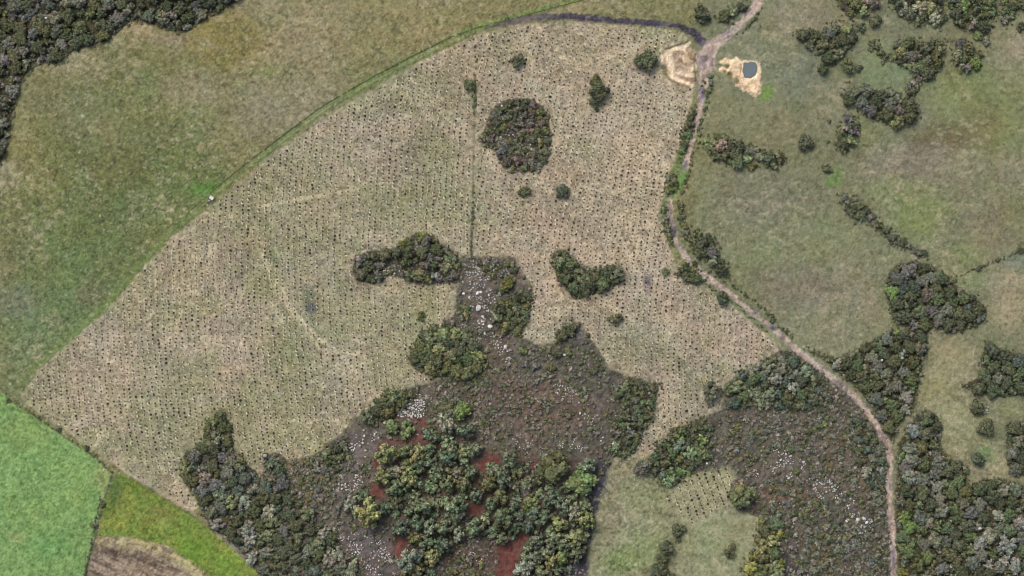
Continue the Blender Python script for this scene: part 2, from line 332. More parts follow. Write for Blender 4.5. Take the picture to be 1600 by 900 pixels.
for cx, cy, rx, ry, c_, s_ in [(486,480,13,12,(88,90,94),.85),(482,458,8,14,(100,116,92),.6),(1013,440,9,16,(92,86,92),.8)]:
    mix(sstep(1.3, .2, np.hypot((PX - cx) / rx, (PY - cy) / ry) + .6 * n(7, 3, 126)) * s_, alb(*c_))
# ditch line dividing the field
d_, _, _ = ldist(PX, PY, [(742,120),(741,170),(740,230),(739,300),(736,400)], [1.4, .8, .8, 1.6, 2.0])
mix(sstep(1.5, -1.5, d_ + 2.4 * n(12, 3, 48)) * 0.85 * fld, alb(78, 78, 58))
# small planted plot
pd = full_sd(PLOT); m = put(pd, 1, 1.0, 4); mix(m * 0.55, alb(150, 146, 112)); mix(m * sstep(0, .5, st2) * .4, alb(170, 162, 126))
# crops
m = put(full_sd(CROP), 4, 0.7, 2)
cc = np.zeros_like(col); cc[:] = alb(124, 157, 96)
def cmix(k, c): k = k[..., None]; cc[:] = cc * (1 - k) + np.asarray(c, np.float32) * k
cmix(sstep(-.1, .4, n(60, 4, 51)) * .6, alb(128, 156, 92)); cmix(sstep(0.0, .45, n(8, 3, 52)) * .55, alb(98, 134, 78)); cmix(sstep(.05, .5, n(3.4, 3, 53)) * .4, alb(146, 176, 116)); cmix(sstep(.2, .5, n(5, 3, 54) + .35*n(40,3,55)) * .6, alb(78, 114, 60))
for b in [(160,750,18,30,(140,148,96),.7),(30,840,20,10,(150,160,108),.5),(80,850,50,40,(98,148,88),.5),(40,680,60,30,(126,148,88),.5)]:
    cmix(sstep(1.2, .2, np.hypot((PX-b[0])/b[2], (PY-b[1])/b[3]) + .4*BLN) * b[5], alb(*b[4]))
mix(m, cc)
m = put(full_sd(YCROP), 5, 0.8, 2)
cc[:] = alb(112, 136, 66)
cmix(sstep(-.05, .4, n(40, 4, 56)) * .6, alb(144, 150, 78)); cmix(sstep(0, .4, n(5, 3, 57)) * .6, alb(84, 112, 50)); cmix(sstep(.1, .5, n(3, 2, 58)) * .5, alb(156, 164, 78)); cmix(sstep(.25,.5, n(12, 3, 59)) * .5, alb(120, 112, 66))
for b in [(178,770,24,46,(80,106,60),.9),(250,800,30,20,(140,138,80),.5),(300,860,40,30,(104,140,52),.6),(360,880,30,24,(112,146,58),.5),(215,760,20,16,(110,130,50),.4)]:
    cmix(sstep(1.2, .2, np.hypot((PX-b[0])/b[2], (PY-b[1])/b[3]) + .5*BLN) * b[5], alb(*b[4]))
mix(m, cc)
m = put(full_sd(PLOUGH), 6, 0.8, 2)
fur = fbm((PX * 0.42 + PY * -0.9), (PX * 0.9 + PY * .42) * .12, 5, 3, 60)
cc[:] = alb(140, 126, 106); cmix(sstep(-.05, .3, fur) * .85, alb(90, 78, 72)); cmix(sstep(.0, .35, fbm((PX * 0.42 + PY * -0.9), (PX * 0.9 + PY * .42) * .08, 4, 2, 65)) * .6, alb(170, 156, 134)); cmix(sstep(.1, .5, n(3.5, 3, 61)) * .5, alb(178, 166, 140)); cmix(sstep(24, 8, full_sd(YCROP)) * .9 * sstep(-.6,-.1,fur+n(6,3,62)), alb(178, 170, 126)); cmix(sstep(.1,.4,n(7,3,63))*.5, alb(88,78,70))
mix(m, cc); rough[m > .5] = 0.25
# field hedge-bank lines between the crops
for pts, w, c_, s in [([(0,606),(30,632),(60,655),(110,690),(150,715),(176,740)],1.2,(84,84,62),.7),([(176,740),(165,775),(155,815),(147,850),(136,885),(130,960)],1.8,(72,76,62),.75),
                   ([(182,734),(215,752),(255,778),(300,806),(330,828)],1.1,(100,96,76),.6),([(185,730),(215,747),(255,772),(300,800)],1.0,(168,158,136),.5),([(335,830),(365,855),(395,885)],3.0,(128,120,116),.8),([(400,885),(430,910)],4,(140,134,124),.6)]:
    d_, _, _ = ldist(PX, PY, pts, [w] * len(pts)); mix(sstep(1.4, -1.0, d_ + 1.2 * n(6, 3, 64)) * s, alb(*c_))
# scrub ground
scr = np.minimum(full_sd(SCRUB_MID), full_sd(SCRUB_RIGHT)); m = put(scr, 2, 1.6, 3)
cc[:] = alb(97, 95, 86)
cmix(sstep(-.1, .35, n(70, 4, 71)) * .6, alb(104, 94, 84)); cmix(sstep(0, .4, n(40, 4, 72)) * .5, alb(84, 86, 78)); 
for b in [(1270,700,150,150,(98,94,86),.75),(1300,870,40,30,(128,108,86),.7),(1230,770,50,18,(118,98,84),.7),(1350,770,20,40,(110,98,80),.6),(560,760,70,120,(116,108,108),.7),(760,480,50,90,(92,88,84),.7),(610,860,60,60,(112,104,106),.7),(890,640,50,50,(108,98,94),.5),(840,640,120,60,(106,94,86),.4),(1330,850,60,80,(80,80,72),.6),(590,860,80,80,(94,90,90),.5),(860,640,70,50,(116,92,78),.7),(770,620,60,40,(104,86,82),.7),(500,760,50,40,(116,106,84),.7),(540,720,30,30,(104,96,90),.7),(570,860,50,50,(104,98,100),.8),(455,725,26,16,(140,126,92),.8),(760,880,40,40,(98,84,82),.8),
          (815,430,14,24,(134,124,116),.7),(1300,860,50,30,(122,100,78),.7),(1220,780,50,20,(116,94,78),.7),(1310,700,30,40,(104,90,72),.6),(905,520,20,30,(112,108,110),.8),(780,560,30,40,(98,88,80),.6),(760,640,16,40,(128,106,88),.4),(560,760,20,30,(108,98,96),.6),(1200,740,30,20,(112,104,92),.5)]:
    cmix(sstep(1.2, .2, np.hypot((PX-b[0])/b[2], (PY-b[1])/b[3]) + .5*BLN) * b[5], alb(*b[4]))
cmix(sstep(.02, .4, n(4, 3, 73)) * .45, alb(140, 124, 104)); cmix(sstep(.0, .4, n(6, 3, 74)) * .5, alb(64, 60, 50)); cmix(sstep(.1,.5,n(16,3,75))*.4, alb(88, 90, 62))
mix(m, cc); rough[m > .5] = 0.3
# woodland floor
for P in [WOOD_NW, W_E, W_SE, W_T, W_V, W_Q]:
    m = put(full_sd(P), 3, 1.5, 3); mix(m, alb(74, 72, 56)); mix(m * sstep(.05, .4, st2) * .5, alb(104, 98, 80)); rough[m > .5] = 0.3
for P in [OCTA, LSHAPE, HEART]:
    m = put(full_sd(P), 2, 1.2, 2.5); mix(m, alb(80, 75, 66)); mix(m * sstep(.05, .4, st2) * .5, alb(108, 102, 94)); rough[m > .5] = 0.25
# red and dark bare soil
for P in RED:
    sdp = full_sd(P) + 5 * n(13, 3, 80) + (-2.5 if len(P) == 8 and P[0] == (826,826) else 1.5); m = put(sdp, 10, 2.4, 4.5); m = m * sstep(9, -5, sdp); mix(m * .9, alb(116, 72, 64)); mix(m * sstep(.0, .4, n(9, 3, 81)) * .6, alb(138, 80, 72)); mix(m*sstep(.0,.4,n(4,3,82))*.6, alb(96,64,58)); mix(m*sstep(.15,.5,n(6,3,79))*.5, alb(112,92,80)); rough[m > .5] = 0.12
gl = full_sd([(590,690),(660,650),(745,700),(830,710),(925,720),(925,830),(895,960),(620,960),(600,800),(560,790)])
mix(sstep(8, -8, gl + 10 * BLN) * sstep(-.2, .3, n(30, 3, 83)) * .35, alb(104, 70, 66))
for P in DARKSOIL:
    m = sstep(5, -3, full_sd(P) + 1.6 * EDGE); mix(m * .95, alb(70, 67, 74))
# sand pits
for P, c1, c2 in [(SAND_E, (230, 206, 170), (240, 220, 188)), (SAND_W, (168, 150, 130), (192, 174, 152))]:
    m = put(full_sd(P) - (1.6 if P is SAND_E else 0), 9, 1.0, 1.2); mix(m, alb(*c1)); mix(m * sstep(0, .5, n(9, 3, 84)) * .7, alb(*c2)); rough[m > .5] = 0.35
d_ = full_sd([(1058,80),(1088,80),(1088,128),(1066,126),(1056,110)]); mix(sstep(2, -4, d_ + 4 * n(9, 3, 85)) * .75, alb(150, 130, 108))
mix(sstep(2, -3, d_ + 7 * n(5, 3, 89) + 5) * .6, alb(212, 192, 162))
for pts, w in [([(1078,66),(1068,74),(1056,76),(1045,80),(1040,86)],1.6),([(1046,82),(1046,98),(1050,110),(1047,118)],4.0),([(1050,120),(1062,126),(1072,131),(1080,133)],2.4),([(1058,112),(1072,117),(1084,118)],2.0),([(1034,86),(1035,96)],1.2),([(1068,92),(1072,84),(1070,78)],1.4),([(1080,108),(1086,104)],2.5)]:
    d2, _, _ = ldist(PX, PY, pts, [w] * len(pts)); mix(sstep(2.0, -1.2, d2 - .8 + 1.8 * n(6, 3, 88)) * .9, alb(230, 210, 178))
for pts, w, c_, s in [([(1086,84),(1085,104),(1087,126)],1.0,(96,88,66),.8),([(1040,76),(1056,71),(1076,64)],1.3,(70,72,56),.8),([(1036,112),(1050,126),(1076,136)],2.2,(118,106,80),.8),([(1158,101),(1157,112),(1155,120)],.9,(150,124,92),.8),([(1165,97),(1182,96),(1187,100)],.9,(206,196,176),.9),
                      ([(1062,78),(1070,74),(1076,70)],1.2,(206,192,168),.8)]:
    d2, _, _ = ldist(PX, PY, pts, [w] * len(pts)); mix(sstep(1.0, -.6, d2 + .7 * n(5, 2, 86)) * s, alb(*c_))
for bx, by, br, c_ in [(1137,103,4.5,(88,96,62)),(1140,117,5,(120,112,80)),(1132,112,3,(130,118,90)),(1037,105,4,(112,108,76)),(1166,136,3,(170,140,104)),(1150,126,5,(120,110,80)),(1081,90,5,(140,128,90)),(1063,93,4,(140,122,104))]:
    mix(sstep(1.3, .5, np.hypot(PX - bx, PY - by) / br + .5 * n(6, 3, 87)), alb(*c_))
# tracks
def track(pts, ws, cbase, seed, z=7, feather=1.6, s=1.0):
    d, p, o = ldist(PX, PY, pts, ws)
    m = put(d, z, 1.1, feather) * s
    return d, p, o, m
d, p, o, m = track(MUD, MUD_W, None, 1)
mix(m, alb(76, 72, 84)); mix(m * sstep(.15, .5, n(8, 3, 101)) * .6, alb(132, 124, 122)); mix(m * sstep(1.6, .5, np.abs(o - 1.5 + n(16, 2, 102))) * .6, alb(64, 60, 70)); mix(m * sstep(.1, .4, n(5, 2, 103)) * .6, alb(60, 58, 66))
mix(m * sstep(5.5, 7, p) * .5, alb(120, 116, 104))
rough[m > .5] = .12
for pts, ws in [(ROAD, ROAD_W), (ROAD2, ROAD2_W)]:
    d, p, o, m = track(pts, ws, None, 2)
    mix(m, alb(184, 168, 154)); mix(m * sstep(-.05, .35, n(9, 3, 104)) * .7, alb(150, 134, 124)); mix(m * sstep(.12, .4, n(22, 3, 108)) * .7, alb(112, 104, 106)); mix(m * sstep(.05, .5, n(4, 3, 105)) * .5, alb(206, 188, 172))
    mix(m * sstep(1.6, .4, np.abs(o + 2.0 + .6 * n(14, 2, 106))) * .35, alb(140, 124, 116)); rough[m > .5] = .12
for cx, cy, rx, ry, c_, s in [(1097,146,6,16,(118,112,128),.9),(1071,259,5,9,(112,108,124),.9),(1054,362,5,11,(84,78,92),.85),(1208,512,6,6,(96,92,118),.85),(1391,760,2.5,8,(96,92,120),.8),(1396,870,4,22,(120,114,124),.75),(1374,676,3,7,(126,116,118),.7),(1088,72,12,8,(128,116,122),.8),(1103,66,10,6,(116,106,114),.7),(1110,90,6,16,(150,130,122),.6),(1090,95,3,16,(150,136,140),.7),(1135,46,7,10,(130,116,116),.6),(1098,160,3,8,(190,180,182),.6)]:
    q = np.hypot((PX - cx) / rx, (PY - cy) / ry) + .4 * n(8, 3, 107)
    mix(sstep(1.15, .4, q) * s * (zone == 7), alb(*c_))
# verges of the tracks
vd, _, _ = ldist(PX, PY, [(1092,160),(1078,215),(1060,262),(1046,300),(1036,340)], [5, 6, 8, 6, 6]); mix(sstep(6, -2, vd + 3*BLN) * (zone != 7) * .65, alb(100, 122, 76))
vd, _, _ = ldist(PX, PY, [(1072,268),(1062,288),(1052,308)], [4, 5, 4]); mix(sstep(3, -2, vd + EDGE) * .85, alb(96, 136, 72))
vd, _, _ = ldist(PX, PY, ROAD2[:12], [w + 6 for w in ROAD2_W[:12]]); mix(sstep(6, -2, vd + 4*BLN) * (zone != 7) * (zone != 2) * .5, alb(112, 118, 84))

# per-cell brightness jitter, in scales finer than the patches above
tex = 1.0 + 0.15 * sstep(160, 300, PY) * (zone == 0) - 0.42 * sstep(1020, 1120, PX + 20 * BLN) * (zone == 0)           # the eastern pastures are grazed shorter and smoother
f1 = fbm(PX * 0.8 + PY * 0.35, PY * 0.9 - PX * 0.3, 4.2, 3, 116, .7); f2 = fbm(PX, PY, 2.2, 1, 117)
lum = 1 + tex * (0.52 * f1 + 0.24 * f2 + 0.10 * rng.standard_normal(shape).astype(np.float32)) + 0.12 * n(14, 3, 112)
grain = 1 - .35 * (zone == 0)
flk = grain * (1 - .4 * (zone == 1)) * sstep(0.30, 0.62, fbm(PX + .4 * PY, PY * 1.3 - PX * .3, 3.6, 2, 118) + .25 * st3) * tex * np.isin(zone, (0, 1, 8))
col += flk[..., None] * (np.array([.30, .27, .20], np.float32) - col) * 0.55
lum *= 1 + 0.05 * n(160, 3, 113)
hue = n(22, 3, 114)[..., None] * np.array([0.05, 0.0, -0.06], np.float32) + 1
hue2 = n(130, 3, 115)[..., None] * np.array([0.06, 0.0, -0.02], np.float32) + 1
lev = np.ones_like(col); lev[zone == 0] = (1.05, 1.10, 1.10); lev[zone == 1] = (1.04, 1.09, 1.09); lev[zone == 8] = (1.0, 1.10, 1.05); lev[(zone == 0) & (PX > 1085)] = (1.09, 1.18, 1.20)
col *= lev
col = np.clip(col * lum[..., None] * hue * hue2, 0.004, 0.85)

outd = np.maximum(np.abs(PX - 800) - 870, np.abs(PY - 450) - 520)
wfar = sstep(0, 40, outd)[..., None]; col = col * (1 - wfar) + wfar * (alb(124, 124, 92) * (1 + .25 * fbm(PX, PY, 900, 3, 119))[..., None])
far = outd > 8
PZ = height(PX, PY) + np.where(far, 0, rough * (0.7 * n(5, 3, 121) + 0.5 * n(2.6, 1, 122)))
PZ -= sstep(1.5, -4, full_sd(POND)) * 1.3
PZ -= np.where(zone == 7, 0.12, 0)
PZ += sstep(2, -6, full_sd(SAND_W)) * (1.2 * n(16, 3, 123) + .2) 
PZ += sstep(1.5, -3, full_sd(SAND_E)) * sstep(-1, 5, full_sd(POND)) * (.7 * n(14, 3, 124) + .3)
GZ = PZ
def ground_z(px, py):
    px = np.atleast_1d(np.asarray(px, float)); py = np.atleast_1d(np.asarray(py, float))
    i = np.clip(np.searchsorted(gx, px) - 1, 0, NX - 2); j = np.clip(np.searchsorted(gy, py) - 1, 0, NY - 2)
    fx = (px - gx[i]) / (gx[i + 1] - gx[i]); fy = (py - gy[j]) / (gy[j + 1] - gy[j])
    return (GZ[j, i] * (1 - fx) + GZ[j, i + 1] * fx) * (1 - fy) + (GZ[j + 1, i] * (1 - fx) + GZ[j + 1, i + 1] * fx) * fy
def zone_at(px, py):
    i = np.clip(np.searchsorted(gx, px) - 1, 0, NX - 2); j = np.clip(np.searchsorted(gy, py) - 1, 0, NY - 2)
    return zone[j, i]

idx = np.arange(NX * NY).reshape(NY, NX)
quads = np.stack([idx[1:, :-1], idx[1:, 1:], idx[:-1, 1:], idx[:-1, :-1]], -1)
V = np.stack([WX(PX), WY(PY), PZ], -1).reshape(-1, 3); CO = col.reshape(-1, 3)
qz = zone[:-1, :-1]
for z, nm in names.items():
    q = quads[qz == z]
    if not len(q): continue
    used, inv = np.unique(q.ravel(), return_inverse=True)
    o = obj(nm, mesh_from(nm, V[used], inv.reshape(-1, 4), CO[used], quads=True), M_ground); tag(o, kind='structure')

# pond
pz = float(ground_z(1172, 96)[0]) - 0.35
pz = float(height(1172, 110)) - 0.15
Pp = np.array(POND); cxp, cyp = Pp.mean(0)
ring = (Pp - [cxp, cyp]) * 1.12 + [cxp, cyp]
pv = [(WX(cxp), WY(cyp), pz)] + [(WX(a), WY(b), pz) for a, b in ring]
pt = [(0, i + 1, (i + 1) % len(ring) + 1) for i in range(len(ring))]
M_water = plain('pond_water', alb(100, 114, 117), rough=0.12, n_scale=.3, n_amt=.06)
tag(obj('water', mesh_from('water', np.array(pv), np.array(pt)[:, ::-1]), M_water), kind='structure')

# ------------------------------------------------------------------ plant shapes
def icos(sub):
    t = (1 + 5 ** .5) / 2
    v = [(-1,t,0),(1,t,0),(-1,-t,0),(1,-t,0),(0,-1,t),(0,1,t),(0,-1,-t),(0,1,-t),(t,0,-1),(t,0,1),(-t,0,-1),(-t,0,1)]
    f = [(0,11,5),(0,5,1),(0,1,7),(0,7,10),(0,10,11),(1,5,9),(5,11,4),(11,10,2),(10,7,6),(7,1,8),(3,9,4),(3,4,2),(3,2,6),(3,6,8),(3,8,9),(4,9,5),(2,4,11),(6,2,10),(8,6,7),(9,8,1)]
    v = [np.array(a) / np.linalg.norm(a) for a in v]
    for _ in range(sub):
        cache = {}; nf = []
        def mid(a, b):
            k = (min(a, b), max(a, b))
            if k not in cache:
                m = v[a] + v[b]; v.append(m / np.linalg.norm(m)); cache[k] = len(v) - 1
            return cache[k]
        for a, b, c in f:
            x, y, z_ = mid(a, b), mid(b, c), mid(c, a); nf += [(a,x,z_),(b,y,x),(c,z_,y),(x,y,z_)]
        f = nf
    return np.array(v), np.array(f)
ICO0, ICO1, ICO2 = icos(0), icos(1), icos(2)

def crown_mesh(seed, lumps=9, leaves=36, leaf=0.13, lump_r=(0.34, 0.5), core=ICO1, spread=0.66, top=0.75, base=0.25, contrast=0.3):
    """a crown of radius about 1: overlapping leafy lumps, each a dented core clad in small leaf sprays"""
    r = np.random.default_rng(seed); vs, fs, cs = [], [], []; off = 0
    cen = []
    for k in range(lumps):
        if k == 0: c = np.array([0, 0, top * .8])
        else:
            a = k * 2.39996 + r.uniform(-.4, .4); d = spread * math.sqrt((k + .3) / lumps) * r.uniform(.8, 1.2)
            c = np.array([d * math.cos(a), d * math.sin(a), base + (top - base) * (1 - d ** 2) * r.uniform(.55, 1.1)])
        cen.append((c, r.uniform(*lump_r)))
    for k, (c, R) in enumerate(cen):
        tone = 1 + contrast * r.uniform(-1, 1)
        hue = np.array([1 + .14 * r.uniform(-1, 1), 1, 1 + .1 * r.uniform(-1, 1)])
        v, f = core
        dv = v * (0.84 * R * (1 + .16 * r.standard_normal((len(v), 1)))) * [1, 1, .9] + c
        vs.append(dv); fs.append(f + off); off += len(v)
        cs.append(np.clip(tone * hue * (0.92 + .14 * r.standard_normal((len(v), 1))), .3, 2))
        nL = leaves
        dirs = r.standard_normal((nL * 2, 3)); dirs /= np.linalg.norm(dirs, axis=1)[:, None]
        dirs = dirs[dirs[:, 2] > -.35][:nL]
        for dvec in dirs:
            p = c + dvec * R * r.uniform(.86, 1.12) * [1, 1, .9]
            if any(np.linalg.norm(p - c2) < .8 * R2 for j, (c2, R2) in enumerate(cen) if j != k): continue
            nrm = dvec + .55 * r.standard_normal(3) + [0, 0, .25]; nrm /= np.linalg.norm(nrm)
            t = np.cross(nrm, r.standard_normal(3)); t /= np.linalg.norm(t); b = np.cross(nrm, t)
            s = leaf * r.uniform(.6, 1.35)
            quad = np.array([p - t * s * .9, p - b * s * .55, p + t * s, p + b * s * .6 + nrm * s * .25])
            vs.append(quad); fs.append(np.array([(0, 1, 2), (0, 2, 3)]) + off); off += 4
            cs.append(np.tile(tone * hue * (1.08 + .34 * r.uniform(-1, 1)), (4, 1)))
    return np.vstack(vs), np.vstack(fs), np.clip(np.vstack(cs), .2, 2.2)

def tube(p0, p1, r0, r1, seg=6):
    p0, p1 = np.array(p0, float), np.array(p1, float); d = p1 - p0; d /= np.linalg.norm(d)
    t = np.cross(d, [0.31, .9, .2]); t /= np.linalg.norm(t); b = np.cross(d, t)
    a = np.arange(seg) * 2 * np.pi / seg
    ringv = lambda p, r_: p + r_ * (np.cos(a)[:, None] * t + np.sin(a)[:, None] * b)
    v = np.vstack([ringv(p0, r0), ringv(p1, r1)]); f = []
    for i in range(seg):
        j = (i + 1) % seg; f += [(i, j, seg + j), (i, seg + j, seg + i)]
    return v, np.array(f)
def join(parts):
    vs, fs, off = [], [], 0
    for v, f in parts: vs.append(v); fs.append(np.asarray(f) + off); off += len(v)
    return np.vstack(vs), np.vstack(fs)
def trunk_mesh(seed):
    r = np.random.default_rng(seed); ps = [tube((0, 0, -.15), (r.uniform(-.03, .03), r.uniform(-.03, .03), .35), .085, .06, 8)]
    for k in range(4):
        a = k * 1.57 + r.uniform(-.4, .4); d = r.uniform(.35, .55)
        ps.append(tube((0, 0, .3), (d * math.cos(a), d * math.sin(a), .62), .05, .02, 5))
    ps.append(tube((0, 0, .33), (.05, .02, .75), .055, .02, 5))
    v, f = join(ps); return mesh_from('trunk', v, f, np.tile([.12, .095, .07], (len(v), 1)))
CROWNS = {'round': [crown_mesh(i, 10, 40, .12, (.32, .46)) for i in range(5)],
          'lobed': [crown_mesh(20 + i, 13, 30, .12, (.23, .36), spread=.82, top=.9, base=.2, contrast=.34) for i in range(5)],
          'fine': [crown_mesh(40 + i, 20, 34, .075, (.22, .32), spread=.76, top=.62, base=.25, contrast=.2) for i in range(3)],
          'shrub': [crown_mesh(60 + i, 6, 34, .16, (.36, .52), core=ICO1, spread=.6, top=.6, base=.2) for i in range(5)],
          'twiggy': [crown_mesh(80 + i, 12, 34, .10, (.2, .34), core=ICO0, spread=.8, top=.6, base=.15, contrast=.4) for i in range(4)]}
STEM = join([tube((0, 0, -.15), (.2, .1, .4), .05, .02, 5), tube((0, 0, -.15), (-.2, .08, .4), .05, .02, 5), tube((0, 0, -.15), (.02, -.22, .4), .05, .02, 5)])
ME = {}
for k, L_ in CROWNS.items():
    ME[k] = []
    for v, f, c in L_:
        if k in ('shrub', 'twiggy'):
            n0 = len(v); v, f = join([(v, f), STEM]); c = np.vstack([c, np.tile([.9, .75, .6], (len(v) - n0, 1))])
        ME[k].append(mesh_from('crown_' + k, v, f, c))
TRUNKS = [trunk_mesh(i) for i in range(3)]

TINT = {'soft green': (.096, .118, .070), 'cool green': (.084, .106, .068), 'red': (.16, .03, .035), 'dark green': (.092, .104, .058), 'olive': (.120, .128, .060), 'grey green': (.150, .158, .112), 'lime green': (.165, .230, .080), 'yellow green': (.150, .158, .045),
        'pale grey': (.225, .235, .19), 'grey brown': (.140, .136, .114), 'blue green': (.094, .120, .084), 'rusty brown': (.140, .116, .085), 'mid green': (.112, .142, .070), 'leaf green': (.140, .175, .075)}
ROCKY = [[(720,440),(735,405),(760,420),(778,470),(770,500),(790,530),(800,562),(785,570),(745,535),(720,505)],[(620,630),(640,622),(664,626),(664,650),(645,654),(620,650)],[(495,825),(530,825),(575,838),(600,845),(612,870),(610,905),(575,905),(560,870),(520,850)],[(1205,705),(1232,705),(1258,725),(1225,752),(1208,735)],[(1266,748),(1302,748),(1315,775),(1282,778)],[(1318,772),(1345,790),(1362,815),(1352,838),(1330,818)],[(548,700),(562,672),(580,662),(592,676),(580,718),(560,728)],[(520,767),(545,748),(564,742),(565,755),(545,773),(524,776)],[(868,602),(888,602),(912,625),(940,665),(930,670),(905,645),(875,615)],[(805,687),(870,692),(915,682),(912,698),(850,700),(835,720),(824,715)]]
pool = []      # every tree and bush: dict(x, y, r, h, tint, place, shape, label, single)
occupied = []; FILLED = []
def bush(x, y, r, tint='dark green', h=None, place=None, shape=None, label=None, sy=None, cat=None):
    pool.append(dict(x=x, y=y, r=r, h=h, tint=tint, place=place, shape=shape, label=label, sy=sy, cat=cat)); occupied.append((x, y, r))
def fill(poly, place, tints, rr=(7, 14), dens=0.72, shape=None, edge=0.6, seed=0, tries=4000, avoid=()):
    """scatter crowns through an outline, large ones first"""
    r_ = np.random.default_rng(seed + 500); P = np.array(poly, float); x0, y0 = np.maximum(P.min(0), [-60, -60]); x1, y1 = np.minimum(P.max(0), [1660, 960])
    xs = r_.uniform(x0, x1, tries); ys = r_.uniform(y0, y1, tries); sd = sdist(xs, ys, poly)
    if dens < .7 and shape != 'lobed': FILLED.append(poly)
    got = []
    for k in range(tries):
        R = rr[0] + (rr[1] - rr[0]) * (1 - k / tries) ** 1.6
        if sd[k] > -edge * R: continue
        if any((xs[k] - a) ** 2 + (ys[k] - b) ** 2 < (dens * (R + c)) ** 2 for a, b, c in got): continue
        if any((xs[k] - a) ** 2 + (ys[k] - b) ** 2 < (.8 * (R + c)) ** 2 for a, b, c in avoid): continue
        got.append((xs[k], ys[k], R))
    nm = list(tints); w = np.array([tints[t] for t in nm], float); w /= w.sum()
    if seed in (23, 32, 36, 70, 71, 72, 30): got = [g_ for g_ in got if not any(inside(g_[0], g_[1], P_)[0] for P_ in ROCKY) or r_.uniform() < .15]
    if seed in (23, 70, 71, 72, 32): got = [g_ for g_ in got if r_.uniform(-.5, .45) < float(fbm(np.array([g_[0]]), np.array([g_[1]]), 60, 3, 134)[0])]
    for a, b, R in got: bush(a, b, R * r_.uniform(.92, 1.1), nm[r_.choice(len(nm), p=w)], place=place, shape=shape)

DG = {'dark green': 5, 'olive': 3, 'grey green': 2, 'mid green': 2}
